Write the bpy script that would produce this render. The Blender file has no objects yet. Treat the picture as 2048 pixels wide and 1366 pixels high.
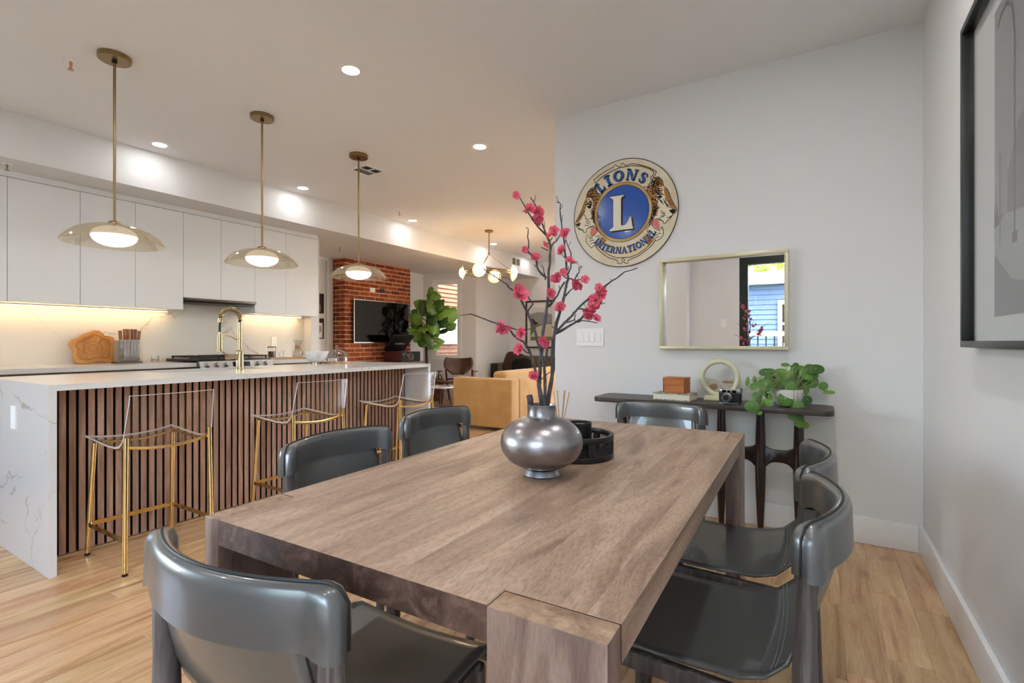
import bpy, bmesh, math, random
from mathutils import Vector, Matrix
from mathutils.geometry import tessellate_polygon
random.seed(11)
PI = math.pi
scn = bpy.context.scene
C = scn.collection

# ---------------------------------------------------------------- camera, world, sun, exposure
cam = bpy.data.objects.new('camera', bpy.data.cameras.new('camera'))
C.objects.link(cam)
cam.location = (0, 0, 1.12)
cam.rotation_euler = (PI / 2, 0, math.radians(31.684))
cam.data.lens = 998 / 2048 * 36
cam.data.sensor_width = 36
cam.data.clip_start = .02
scn.camera = cam

world = bpy.data.worlds.new('sky')
scn.world = world
world.use_nodes = True
_wt = world.node_tree
_bg = _wt.nodes['Background']
_sky = _wt.nodes.new('ShaderNodeTexSky')
_sky.sky_type = 'NISHITA'
_sky.sun_disc = False
_sky.sun_elevation = math.radians(52)
_sky.sun_rotation = math.radians(60)
_sky.altitude = 50
_sky.dust_density = 2.0
_hs = _wt.nodes.new('ShaderNodeHueSaturation')
_hs.inputs['Saturation'].default_value = .75
_wt.links.new(_sky.outputs[0], _hs.inputs['Color'])
_wt.links.new(_hs.outputs[0], _bg.inputs[0])
_bg.inputs[1].default_value = 2.5

sun = bpy.data.objects.new('sun', bpy.data.lights.new('sun', 'SUN'))
C.objects.link(sun)
sun.data.energy = .8
sun.data.angle = .01
sun.data.color = (1, .93, .82)
sun.rotation_euler = Vector((-.62, -.5, -1.05)).to_track_quat('-Z', 'Y').to_euler()

# daylight portals in the two openings behind the camera and the added front window (no light of their own)
for nm, loc, rot, sx, sy in (('portal_door', (-.3, -1.06, 1.25), (PI / 2, 0, PI), 1.35, 2.4),
                             ('portal_window', (-5.85, -1.75, 1.55), (0, -PI / 2, 0), 1.6, 2.3),
                             ('portal_front', (-.8, 9.4, 1.5), (PI / 2, 0, 0), 1.9, 1.8)):
    L = bpy.data.lights.new(nm, 'AREA')
    L.shape = 'RECTANGLE'
    L.size, L.size_y = sx, sy
    L.cycles.is_portal = True
    o = bpy.data.objects.new(nm, L)
    o.location = loc
    o.rotation_euler = rot
    C.objects.link(o)

scn.view_settings.view_transform = 'Standard'
scn.view_settings.look = 'None'
scn.view_settings.gamma = 1
scn.view_settings.use_curve_mapping = False
scn.view_settings.exposure = 1.14

# ---------------------------------------------------------------- materials
def S(r, g, b):
    def f(c):
        c /= 255
        return c / 12.92 if c <= .04045 else ((c + .055) / 1.055) ** 2.4
    return (f(r), f(g), f(b), 1)

def newmat(name):
    m = bpy.data.materials.new(name)
    m.use_nodes = True
    nt = m.node_tree
    return m, nt, nt.nodes['Principled BSDF']

def N(nt, t, **kw):
    n = nt.nodes.new('ShaderNode' + t)
    for k, v in kw.items():
        if k[0] == 'i' and k[1:].isdigit():
            n.inputs[int(k[1:])].default_value = v
        else:
            setattr(n, k, v)
    return n

def ramp(nt, stops):
    r = N(nt, 'ValToRGB')
    e = r.color_ramp.elements
    while len(e) < len(stops):
        e.new(.5)
    for k, (p, c) in enumerate(stops):
        e[k].position = p
        e[k].color = c
    return r

def bump(nt, b, height, strength, dist=.002):
    n = N(nt, 'Bump')
    n.inputs['Strength'].default_value = strength
    n.inputs['Distance'].default_value = dist
    nt.links.new(height, n.inputs['Height'])
    nt.links.new(n.outputs[0], b.inputs['Normal'])

def coords(nt, kind, stretch, rand=0):
    if kind == 'obj':
        v = N(nt, 'TexCoord').outputs['Object']
    else:
        v = N(nt, 'NewGeometry').outputs['Position']
    if rand:
        oi = N(nt, 'ObjectInfo').outputs['Random']
        ri = N(nt, 'NewGeometry').outputs['Random Per Island']
        ad = N(nt, 'Math', operation='ADD')
        nt.links.new(oi, ad.inputs[0]); nt.links.new(ri, ad.inputs[1])
        fr = N(nt, 'Math', operation='FRACT')
        nt.links.new(ad.outputs[0], fr.inputs[0])
        ml = N(nt, 'Math', operation='MULTIPLY', i1=rand)
        nt.links.new(fr.outputs[0], ml.inputs[0])
        va = N(nt, 'VectorMath', operation='ADD')
        nt.links.new(v, va.inputs[0]); nt.links.new(ml.outputs[0], va.inputs[1])
        v = va.outputs[0]
        rnd = fr.outputs[0]
    else:
        rnd = None
    mp = N(nt, 'Mapping')
    mp.inputs['Scale'].default_value = stretch
    nt.links.new(v, mp.inputs[0])
    return mp.outputs[0], rnd

def P(name, col, rough=.5, metal=0, coat=0, spec=.5, bmp=None, vary=None, emit=None, trans=0, ior=1.45, sheen=0):
    m, nt, b = newmat(name)
    b.inputs['Base Color'].default_value = col
    b.inputs['Roughness'].default_value = rough
    b.inputs['Metallic'].default_value = metal
    b.inputs['Coat Weight'].default_value = coat
    b.inputs['Specular IOR Level'].default_value = spec
    b.inputs['Transmission Weight'].default_value = trans
    b.inputs['IOR'].default_value = ior
    b.inputs['Sheen Weight'].default_value = sheen
    if emit:
        b.inputs['Emission Color'].default_value = emit[0]
        b.inputs['Emission Strength'].default_value = emit[1]
    if vary:
        col2, scale, stretch = vary[:3]
        v, _ = coords(nt, 'obj', stretch)
        n = N(nt, 'TexNoise')
        n.inputs['Scale'].default_value = scale
        n.inputs['Detail'].default_value = 6
        nt.links.new(v, n.inputs[0])
        r = ramp(nt, [(.35, col), (.65, col2)])
        nt.links.new(n.outputs[0], r.inputs[0])
        nt.links.new(r.outputs[0], b.inputs['Base Color'])
    if bmp:
        v, _ = coords(nt, 'obj', (1, 1, 1))
        n = N(nt, 'TexNoise')
        n.inputs['Scale'].default_value = bmp[0]
        n.inputs['Detail'].default_value = 4
        nt.links.new(v, n.inputs[0])
        bump(nt, b, n.outputs[0], bmp[1])
    return m

def wood(name, cols, stretch, scale=3, rough=.5, coord='obj', rand=13.7, tone=(.82, 1.12), fine=90, coat=0, bm=.15, distort=1.5, finemix=.35, hue=0):
    """streaked grain: broad figure plus fine pores, each piece with its own tone"""
    m, nt, b = newmat(name)
    v, rnd = coords(nt, coord, stretch, rand)
    n = N(nt, 'TexNoise')
    n.inputs['Scale'].default_value = scale
    n.inputs['Detail'].default_value = 5
    n.inputs['Roughness'].default_value = .55
    n.inputs['Distortion'].default_value = distort
    nt.links.new(v, n.inputs[0])
    k = len(cols)
    r = ramp(nt, [(.28 + .44 * i / (k - 1), c) for i, c in enumerate(cols)])
    nt.links.new(n.outputs[0], r.inputs[0])
    n2 = N(nt, 'TexNoise')
    n2.inputs['Scale'].default_value = fine
    n2.inputs['Detail'].default_value = 2
    nt.links.new(v, n2.inputs[0])
    r2 = ramp(nt, [(.36, (.55, .5, .47, 1)), (.56, (1, 1, 1, 1))])
    nt.links.new(n2.outputs[0], r2.inputs[0])
    mx = N(nt, 'MixRGB', blend_type='MULTIPLY')
    mx.inputs[0].default_value = finemix
    nt.links.new(r.outputs[0], mx.inputs[1]); nt.links.new(r2.outputs[0], mx.inputs[2])
    out = mx.outputs[0]
    if rnd:
        mr = N(nt, 'MapRange')
        mr.inputs[3].default_value, mr.inputs[4].default_value = tone
        nt.links.new(rnd, mr.inputs[0])
        hs = N(nt, 'HueSaturation')
        nt.links.new(mr.outputs[0], hs.inputs['Value'])
        if hue:
            ml = N(nt, 'Math', operation='MULTIPLY', i1=7.31); nt.links.new(rnd, ml.inputs[0])
            fr = N(nt, 'Math', operation='FRACT'); nt.links.new(ml.outputs[0], fr.inputs[0])
            mh = N(nt, 'MapRange'); mh.inputs[3].default_value, mh.inputs[4].default_value = .5 - hue * .5, .5 + hue * .7
            nt.links.new(fr.outputs[0], mh.inputs[0]); nt.links.new(mh.outputs[0], hs.inputs['Hue'])
        nt.links.new(out, hs.inputs['Color'])
        out = hs.outputs[0]
    nt.links.new(out, b.inputs['Base Color'])
    b.inputs['Roughness'].default_value = rough
    b.inputs['Coat Weight'].default_value = coat
    b.inputs['Coat Roughness'].default_value = .25
    if bm:
        bump(nt, b, n2.outputs[0], bm, .001)
    return m

def quartz(name, base, vein, rough=.18, scale=1.3):
    m, nt, b = newmat(name)
    v, _ = coords(nt, 'pos', (1, 1, 1))
    n = N(nt, 'TexNoise')
    n.inputs['Scale'].default_value = scale
    n.inputs['Detail'].default_value = 7
    n.inputs['Distortion'].default_value = .6
    nt.links.new(v, n.inputs[0])
    s = N(nt, 'Math', operation='SUBTRACT', i1=.5)
    nt.links.new(n.outputs[0], s.inputs[0])
    a = N(nt, 'Math', operation='ABSOLUTE')
    nt.links.new(s.outputs[0], a.inputs[0])
    n3 = N(nt, 'TexNoise')
    n3.inputs['Scale'].default_value = scale * 1.7
    nt.links.new(v, n3.inputs[0])
    r3 = ramp(nt, [(.46, (0, 0, 0, 1)), (.6, (1, 1, 1, 1))])
    nt.links.new(n3.outputs[0], r3.inputs[0])
    r = ramp(nt, [(0, vein), (.006, base)])
    nt.links.new(a.outputs[0], r.inputs[0])
    mx = N(nt, 'MixRGB')
    nt.links.new(r3.outputs[0], mx.inputs[0])
    mx.inputs[1].default_value = base
    nt.links.new(r.outputs[0], mx.inputs[2])
    nt.links.new(mx.outputs[0], b.inputs['Base Color'])
    b.inputs['Roughness'].default_value = rough
    return m

def clear(name, tint, gloss=.08, edge=.5, rough=.02, body=None, bodyamt=0):
    """clear sheet: see-through with a reflecting skin, optionally a little milky body"""
    m = bpy.data.materials.new(name)
    m.use_nodes = True
    nt = m.node_tree
    nt.nodes.clear()
    o = N(nt, 'OutputMaterial')
    t = N(nt, 'BsdfTransparent'); t.inputs[0].default_value = tint
    g = N(nt, 'BsdfGlossy'); g.inputs['Roughness'].default_value = rough
    lw = N(nt, 'LayerWeight'); lw.inputs[0].default_value = .25
    mr = N(nt, 'MapRange')
    mr.inputs[3].default_value, mr.inputs[4].default_value = gloss, edge
    nt.links.new(lw.outputs['Facing'], mr.inputs[0])
    pw = N(nt, 'Math', operation='POWER', i1=2.0)
    nt.links.new(mr.outputs[0], pw.inputs[0])
    src = t.outputs[0]
    if body:
        d = N(nt, 'BsdfTranslucent'); d.inputs[0].default_value = body
        d2 = N(nt, 'BsdfDiffuse'); d2.inputs[0].default_value = body
        ms = N(nt, 'MixShader'); ms.inputs[0].default_value = .5
        nt.links.new(d.outputs[0], ms.inputs[1]); nt.links.new(d2.outputs[0], ms.inputs[2])
        m2 = N(nt, 'MixShader'); m2.inputs[0].default_value = bodyamt
        nt.links.new(src, m2.inputs[1]); nt.links.new(ms.outputs[0], m2.inputs[2])
        src = m2.outputs[0]
    mx = N(nt, 'MixShader')
    nt.links.new(mr.outputs[0], mx.inputs[0])
    nt.links.new(src, mx.inputs[1]); nt.links.new(g.outputs[0], mx.inputs[2])
    nt.links.new(mx.outputs[0], o.inputs[0])
    return m

def glow(name, col, s):
    m = bpy.data.materials.new(name)
    m.use_nodes = True
    nt = m.node_tree
    nt.nodes.clear()
    o = N(nt, 'OutputMaterial')
    e = N(nt, 'Emission'); e.inputs[0].default_value = col; e.inputs[1].default_value = s
    nt.links.new(e.outputs[0], o.inputs[0])
    return m

def brickmat():
    m, nt, b = newmat('brick')
    v, rnd = coords(nt, 'pos', (1, 1, 1), 5.1)
    n = N(nt, 'TexNoise'); n.inputs['Scale'].default_value = 28; n.inputs['Detail'].default_value = 5
    nt.links.new(v, n.inputs[0])
    r = ramp(nt, [(0, S(122, 46, 24)), (.35, S(154, 66, 34)), (.7, S(178, 88, 46)), (1, S(138, 62, 40))])
    nt.links.new(rnd, r.inputs[0])
    r2 = ramp(nt, [(.35, (.6, .6, .6, 1)), (.62, (1.12, 1.1, 1.05, 1))])
    nt.links.new(n.outputs[0], r2.inputs[0])
    mx = N(nt, 'MixRGB', blend_type='MULTIPLY'); mx.inputs[0].default_value = .8
    nt.links.new(r.outputs[0], mx.inputs[1]); nt.links.new(r2.outputs[0], mx.inputs[2])
    nt.links.new(mx.outputs[0], b.inputs['Base Color'])
    b.inputs['Roughness'].default_value = .85
    bump(nt, b, n.outputs[0], .6, .006)
    return m

def leafmat(name, a, b_, vein=None):
    m, nt, b = newmat(name)
    _, rnd = coords(nt, 'obj', (1, 1, 1), 1)
    r = ramp(nt, [(0, a), (1, b_)])
    nt.links.new(rnd, r.inputs[0])
    nt.links.new(r.outputs[0], b.inputs['Base Color'])
    b.inputs['Roughness'].default_value = .38
    b.inputs['Subsurface Weight'].default_value = 0
    return m

MT = {}
MT['wall'] = P('wall_paint', S(226, 226, 227), .75, bmp=(300, .03))
MT['ceiling'] = P('ceiling_paint', S(234, 235, 238), .85)
MT['trim'] = P('trim_paint', S(238, 238, 238), .4)
MT['cab'] = P('cabinet_white', S(236, 238, 241), .35)
MT['gap'] = P('shadow_gap', S(70, 70, 72), .7)
MT['floor_base'] = P('subfloor', S(70, 52, 38), .9)
MT['plank'] = wood('oak_plank', [S(158, 112, 76), S(200, 156, 112), S(216, 178, 134), S(222, 190, 150)], (9, .8, 1), 1.6, .34, 'pos', 37.3, (.84, 1.1), 26, coat=.15, bm=.04, distort=1.2, finemix=.3, hue=.014)
MT['table'] = wood('mango_wood', [S(122, 96, 80), S(154, 127, 107), S(173, 147, 126), S(184, 160, 140)], (4.2, .8, 4.2), 1.7, .42, 'obj', 9.1, (.95, 1.05), 80, bm=.14, distort=2.6, finemix=.6)
MT['table_end'] = wood('mango_end_grain', [S(56, 38, 32), S(86, 63, 54), S(118, 92, 78)], (3, 3, 3), 5, .42, 'obj', 9.1, (.75, 1.1), 60, distort=3)
MT['leg_top'] = wood('mango_leg_top', [S(116, 90, 70), S(156, 126, 102), S(182, 152, 126)], (3, 3, 3), 6, .42, 'obj', 9.1, (.95, 1.05), 60, distort=2)
MT['leg_wood'] = wood('mango_leg', [S(92, 68, 60), S(132, 106, 92), S(160, 136, 120)], (6, 6, 1), 3, .42, 'obj', 9.1, (.9, 1.05), 60, distort=1)
MT['chair_wood'] = wood('grey_oak', [S(48, 42, 40), S(78, 71, 68), S(118, 110, 106)], (14, 14, 1.2), 3, .45, 'obj', 7, (.95, 1.05), 30, distort=1)
MT['leather'] = P('dark_leather', S(54, 58, 59), .34, spec=.5, coat=.4, ior=2.0, bmp=(180, .05))
MT['leather_seam'] = P('leather_seam', S(24, 26, 27), .5)
MT['thread'] = P('pale_thread', S(135, 135, 132), .7)
MT['slat'] = wood('walnut_slat', [S(134, 98, 80), S(172, 134, 112), S(194, 158, 136)], (8, 8, .9), 3, .5, 'obj', 23.1, (.84, 1.14), 40, distort=1, finemix=.25)
MT['walnut'] = wood('walnut_front', [S(92, 70, 56), S(128, 102, 82), S(150, 124, 102)], (6, 1, 6), 3, .5, 'obj', 7, (.9, 1.1), 40)
MT['felt'] = P('black_felt', S(7, 7, 8), .95)
MT['quartz'] = quartz('quartz_top', S(212, 210, 208), S(178, 164, 150))
MT['splash'] = quartz('quartz_splash', S(224, 220, 214), S(192, 178, 164), .25, .75)
MT['brass'] = P('aged_brass', S(150, 128, 92), .33, 1)
MT['nickel'] = P('champagne_nickel', S(180, 163, 128), .24, 1)
MT['gold'] = P('polished_gold', S(226, 196, 132), .14, 1)
MT['steel'] = P('brushed_steel', S(172, 172, 172), .3, 1)
MT['dark_steel'] = P('dark_steel', S(110, 100, 94), .3, 1)
MT['black'] = P('satin_black', S(20, 20, 22), .4)
MT['iron'] = P('cast_iron', S(26, 24, 24), .6)
MT['black_gloss'] = P('black_gloss', S(9, 8, 11), .07)
MT['rubber'] = P('black_rubber', S(16, 16, 16), .8)
MT['white_plastic'] = P('white_plastic', S(243, 243, 242), .35)
MT['lucite'] = clear('lucite', (.99, .99, .99, 1), .02, .22)
MT['lucite_edge'] = clear('lucite_edge', (.97, .97, .97, 1), .15, .5, .15, (1, 1, 1, 1), .85)
MT['smoke_glass'] = clear('smoky_glass', (.90, .865, .80, 1), .04, .45, .05, (.72, .67, .56, 1), .13)
MT['pane'] = clear('window_glass', (.96, .97, .97, 1), .03, .5)
MT['clear_glass'] = clear('clear_glass', (.96, .96, .96, 1), .06, .75)
MT['amber_glass'] = clear('amber_glass', (.95, .82, .62, 1), .06, .5, .05, (1, .82, .55, 1), .35)
MT['mirror'] = P('mirror_silver', (.9, .9, .9, 1), .0, 1)
MT['globe_low'] = glow('pendant_globe_glow', (1, .86, .66, 1), 4)
MT['globe_up'] = glow('pendant_globe_dim', (1, .82, .62, 1), .42)
MT['downlight'] = glow('downlight_glow', (1, .985, .97, 1), 125)
MT['downlight_dim'] = glow('downlight_weak', (1, .985, .97, 1), 36)
MT['strip'] = glow('strip_glow', (1, .67, .32, 1), 15)
MT['disc_glow'] = glow('chandelier_glow', (1, .72, .44, 1), 20)
MT['champagne'] = P('champagne_frame', S(206, 198, 168), .35, .35)
MT['pewter'] = P('pewter_vase', S(174, 172, 174), .32, 1, bmp=(70, .15), vary=(S(128, 126, 132), 7, (1, 1, 2)))
MT['bark'] = P('grey_bark', S(84, 80, 84), .8, bmp=(220, .6), vary=(S(58, 54, 58), 60, (1, 1, 1)))
MT['petal'] = P('pink_petal', S(226, 84, 118), .55, vary=(S(240, 130, 150), 60, (1, 1, 1)))
MT['calyx'] = P('green_calyx', S(112, 110, 62), .6)
MT['leaf'] = leafmat('pilea_leaf', S(52, 96, 34), S(112, 158, 62))
MT['fiddle'] = leafmat('fiddle_leaf', S(30, 66, 26), S(108, 150, 48))
MT['stem'] = P('green_stem', S(140, 148, 104), .6)
MT['trunk'] = P('plant_trunk', S(70, 50, 38), .8)
MT['console'] = wood('ebonised_top', [S(40, 34, 32), S(64, 56, 52), S(86, 76, 70)], (1, 8, 8), 3, .4, 'obj', 3, (1, 1), 40)
MT['ebony'] = P('ebony_leg', S(22, 14, 13), .22, coat=.4, vary=(S(40, 20, 15), 5, (8, 8, 1)))
MT['velvet'] = P('camel_velvet', S(206, 160, 98), .85, sheen=.3, vary=(S(194, 146, 82), 5, (1, 1, 1)))
MT['olive'] = P('olive_velvet', S(112, 96, 62), .85, sheen=.4, vary=(S(92, 78, 48), 5, (1, 1, 1)))
MT['dark_velvet'] = P('dark_velvet', S(38, 32, 26), .85)
MT['brown_leather'] = P('brown_leather', S(104, 76, 58), .3, vary=(S(78, 54, 42), 6, (1, 1, 1)))
MT['dark_brown'] = P('dark_brown_leather', S(64, 40, 28), .4)
MT['fur'] = P('black_fur', S(10, 10, 10), .9, bmp=(90, 1))
MT['redwood'] = P('red_brown_wood', S(92, 40, 30), .4)
MT['cedar'] = wood('cedar_board', [S(138, 84, 48), S(158, 100, 60), S(172, 114, 72)], (1, .4, 8), 3, .7, 'obj', 11, (.85, 1.05), 20)
MT['brick'] = brickmat()
MT['mortar'] = P('mortar', S(222, 182, 146), .95, bmp=(120, .5), vary=(S(204, 156, 116), 4, (1, 1, 1)))
MT['pic_black'] = P('picture_frame_black', S(34, 35, 36), .35)
MT['mat_board'] = P('mat_board', S(228, 228, 228), .8)
MT['cream'] = P('sign_cream', S(226, 218, 196), .45, vary=(S(214, 200, 170), 5, (1, 1, 1)))
MT['head_cream'] = P('sign_head_cream', S(232, 222, 196), .5)
MT['sign_gold'] = P('sign_gold', S(178, 134, 70), .4, vary=(S(206, 176, 124), 8, (1, 1, 1)))
MT['sign_tan'] = P('sign_tan', S(168, 118, 56), .5)
MT['sign_banner'] = P('sign_banner', S(224, 206, 166), .5)
MT['sign_blue'] = P('sign_blue', S(24, 84, 178), .16, coat=.5)
MT['sign_letter'] = P('sign_letter_blue', S(40, 88, 158), .4)
MT['sign_dark'] = P('sign_dark', S(34, 26, 22), .5)
MT['sign_pink'] = P('sign_pink', S(214, 122, 114), .5)
MT['sign_white'] = P('sign_white', S(232, 226, 210), .45)
MT['olivewood'] = wood('root_wood', [S(160, 104, 50), S(196, 140, 78), S(212, 162, 98)], (1, 1.2, 1.2), 5, .45, 'obj', 0, (1, 1), 40, distort=.6, finemix=.15)
MT['p_ring'] = P('growth_ring', S(158, 98, 44), .5)
MT['knife_wood'] = wood('knife_handle', [S(96, 54, 26), S(150, 92, 48), S(186, 128, 74)], (6, 6, 1), 6, .4, 'obj', 9, (.8, 1.1), 40)
MT['grey_acrylic'] = P('grey_block', S(142, 136, 128), .3)
MT['cigar'] = wood('cedar_box', [S(160, 86, 38), S(190, 112, 56), S(204, 130, 72)], (1, 6, 6), 4, .45, 'obj', 0, (1, 1), 40)
MT['ink'] = P('dark_print', S(48, 34, 26), .7)
MT['ivory'] = P('ivory_lacquer', S(214, 210, 180), .3)
MT['sand'] = P('white_sand', S(222, 216, 206), .8, vary=(S(200, 186, 168), 20, (1, 1, 3)))
MT['paper'] = P('page_paper', S(226, 222, 206), .8)
MT['book_cover'] = P('speckled_cover', S(214, 208, 184), .6, vary=(S(96, 78, 60), 60, (1, 1, 1)))
MT['ceramic'] = P('white_ceramic', S(230, 228, 226), .25, vary=(S(206, 202, 200), 10, (1, 1, 1)))
MT['wax'] = P('candle_wax', S(226, 222, 206), .5)
MT['reed'] = P('rattan_reed', S(196, 150, 104), .7)
MT['amber_oil'] = P('amber_bottle', S(150, 84, 30), .1)
MT['brown_wood'] = wood('board_wood', [S(150, 110, 70), S(182, 142, 100), S(200, 164, 124)], (4, 1, 4), 4, .5, 'obj', 0, (1, 1), 40)
MT['coffee'] = P('coffee_beans', S(52, 30, 20), .6)
MT['coral'] = P('sprinkler_coral', S(220, 130, 104), .5)
MT['door_green'] = P('dark_door_frame', S(30, 40, 38), .5)
MT['stained'] = wood('stained_casing', [S(92, 70, 58), S(124, 98, 82), S(140, 114, 98)], (8, 8, 1), 3, .5, 'obj', 0, (1, 1), 40)
MT['grille'] = P('grille_grey', S(120, 116, 110), .6)
MT['maroon'] = wood('mahogany_veneer', [S(60, 24, 26), S(86, 38, 40), S(104, 54, 52)], (1, 1, 12), 4, .3, 'obj', 0, (1, 1), 40)
MT['speaker_cloth'] = P('speaker_cloth', S(18, 20, 24), .7)
MT['wicker'] = wood('wicker', [S(80, 48, 26), S(128, 84, 50), S(160, 112, 70)], (4, 4, 12), 8, .7, 'obj', 5, (.8, 1.1), 40)
MT['cloth_print'] = P('print_grey', S(150, 150, 154), .7)

# ---------------------------------------------------------------- mesh builder
class MB:
    def __init__(s):
        s.v = []; s.f = []
    def add(s, vs, fs):
        o = len(s.v)
        s.v += [tuple(p) for p in vs]
        s.f += [tuple(i + o for i in f) for f in fs]
        return s
    def box(s, x0, x1, y0, y1, z0, z1):
        return s.add([(x0, y0, z0), (x1, y0, z0), (x1, y1, z0), (x0, y1, z0), (x0, y0, z1), (x1, y0, z1), (x1, y1, z1), (x0, y1, z1)],
                     [(0, 3, 2, 1), (4, 5, 6, 7), (0, 1, 5, 4), (1, 2, 6, 5), (2, 3, 7, 6), (3, 0, 4, 7)])
    def bar(s, a, b, w, h, up=(0, 0, 1)):
        a = Vector(a); b = Vector(b); d = (b - a).normalized(); u = Vector(up)
        r = d.cross(u).normalized() * w / 2
        u = r.normalized().cross(d) * h / 2
        return s.add([a - r - u, a + r - u, a + r + u, a - r + u, b - r - u, b + r - u, b + r + u, b - r + u],
                     [(0, 3, 2, 1), (4, 5, 6, 7), (0, 1, 5, 4), (1, 2, 6, 5), (2, 3, 7, 6), (3, 0, 4, 7)])
    def lathe(s, prof, n=32, c=(0, 0, 0), closed=False):
        vs = []; fs = []
        m = len(prof)
        for r, z in prof:
            for k in range(n):
                t = 2 * PI * k / n
                vs.append((c[0] + r * math.cos(t), c[1] + r * math.sin(t), c[2] + z))
        for i in range(m - 1 + (1 if closed else 0)):
            j = (i + 1) % m
            for k in range(n):
                fs.append((i * n + k, i * n + (k + 1) % n, j * n + (k + 1) % n, j * n + k))
        if not closed:
            if prof[0][0] > 1e-5: fs.append(tuple(range(n))[::-1])
            if prof[-1][0] > 1e-5: fs.append(tuple((m - 1) * n + k for k in range(n)))
        return s.add(vs, fs)
    def cyl(s, c, r, z0, z1, n=24):
        return s.lathe([(r, z0), (r, z1)], n, c)
    def tube(s, pts, r, n=8, flat=1.0):
        pts = [Vector(p) for p in pts]
        m = len(pts)
        rs = r if isinstance(r, (list, tuple)) else [r] * m
        vs = []; fs = []
        ref = None
        for i, p in enumerate(pts):
            d = (pts[min(i + 1, m - 1)] - pts[max(i - 1, 0)]).normalized()
            if ref is None:
                ref = Vector((0, 0, 1)) if abs(d.z) < .9 else Vector((1, 0, 0))
            a = (ref - d * ref.dot(d)).normalized()
            ref = a
            b = d.cross(a)
            for k in range(n):
                t = 2 * PI * k / n
                vs.append(p + a * rs[i] * math.cos(t) + b * rs[i] * flat * math.sin(t))
        for i in range(m - 1):
            for k in range(n):
                fs.append((i * n + k, i * n + (k + 1) % n, (i + 1) * n + (k + 1) % n, (i + 1) * n + k))
        fs.append(tuple(range(n))[::-1]); fs.append(tuple((m - 1) * n + k for k in range(n)))
        return s.add(vs, fs)
    def torus(s, c, R, r, n=48, k=12, M=None, arc=2 * PI):
        M = M or Matrix()
        full = arc > 6.28
        vs = []; fs = []
        nn = n if full else n + 1
        for i in range(nn):
            t = arc * i / n
            for j in range(k):
                u = 2 * PI * j / k
                p = M @ Vector(((R + r * math.cos(u)) * math.cos(t), (R + r * math.cos(u)) * math.sin(t), r * math.sin(u)))
                vs.append(p + Vector(c))
        for i in range(n):
            i2 = (i + 1) % nn
            for j in range(k):
                fs.append((i * k + j, i2 * k + j, i2 * k + (j + 1) % k, i * k + (j + 1) % k))
        return s.add(vs, fs)
    def ell(s, c, r, nu=24, nv=14):
        prof = [(math.sin(PI * i / nv), -math.cos(PI * i / nv)) for i in range(nv + 1)]
        vs = []; fs = []
        for a, z in prof:
            for k in range(nu):
                t = 2 * PI * k / nu
                vs.append((c[0] + r[0] * a * math.cos(t), c[1] + r[1] * a * math.sin(t), c[2] + r[2] * z))
        for i in range(nv):
            for k in range(nu):
                fs.append((i * nu + k, i * nu + (k + 1) % nu, (i + 1) * nu + (k + 1) % nu, (i + 1) * nu + k))
        return s.add(vs, fs)
    def prism(s, poly, w0, w1, fn=lambda u, v, w: (u, v, w)):
        """extrude a 2-D outline (may be concave) from w0 to w1"""
        n = len(poly)
        tri = tessellate_polygon([[Vector((p[0], p[1], 0)) for p in poly]])
        vs = [fn(p[0], p[1], w0) for p in poly] + [fn(p[0], p[1], w1) for p in poly]
        fs = [tuple(t) for t in tri] + [tuple(i + n for i in t) for t in tri]
        fs += [(i, (i + 1) % n, (i + 1) % n + n, i + n) for i in range(n)]
        return s.add(vs, fs)
    def stroke(s, pts, wd, w0, w1, fn, taper=False):
        """a flat ribbon along a 2-D path"""
        n = len(pts)
        Lp = []; Rp = []
        for i, p in enumerate(pts):
            a = pts[max(i - 1, 0)]; b = pts[min(i + 1, n - 1)]
            dx, dy = b[0] - a[0], b[1] - a[1]
            l = math.hypot(dx, dy) or 1
            h = wd / 2 * (1 if not taper else max(.25, math.sin(PI * (i + .35) / (n - .3))))
            Lp.append((p[0] - dy / l * h, p[1] + dx / l * h)); Rp.append((p[0] + dy / l * h, p[1] - dx / l * h))
        for i in range(n - 1):
            q = [Lp[i], Lp[i + 1], Rp[i + 1], Rp[i]]
            s.add([fn(a, b, w0) for a, b in q] + [fn(a, b, w1) for a, b in q],
                  [(3, 2, 1, 0), (4, 5, 6, 7), (0, 1, 5, 4), (1, 2, 6, 5), (2, 3, 7, 6), (3, 0, 4, 7)])
        return s
    def grid(s, fn, nu, nv):
        vs = [fn(i / nu, j / nv) for j in range(nv + 1) for i in range(nu + 1)]
        fs = [(j * (nu + 1) + i, j * (nu + 1) + i + 1, (j + 1) * (nu + 1) + i + 1, (j + 1) * (nu + 1) + i) for j in range(nv) for i in range(nu)]
        return s.add(vs, fs)
    def mesh(s, name, smooth=False, bevel=0, seg=2, angle=40, recalc=True):
        me = bpy.data.meshes.new(name)
        me.from_pydata([tuple(p) for p in s.v], [], s.f)
        bm = bmesh.new(); bm.from_mesh(me)
        if recalc:
            bmesh.ops.recalc_face_normals(bm, faces=bm.faces)
        if bevel:
            es = [e for e in bm.edges if len(e.link_faces) == 2 and e.calc_face_angle(0) > .5]
            bmesh.ops.bevel(bm, geom=es, offset=bevel, segments=seg, profile=.5, affect='EDGES', clamp_overlap=True)
        bm.to_mesh(me); bm.free()
        if smooth or bevel:
            me.polygons.foreach_set('use_smooth', [True] * len(me.polygons))
            me.set_sharp_from_angle(angle=math.radians(angle))
        return me
    def build(s, name, m, parent=None, smooth=False, bevel=0, seg=2, angle=40, loc=None, recalc=True):
        me = s.mesh(name, smooth, bevel, seg, angle, recalc)
        return obj(name, me, m, parent, loc)

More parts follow.
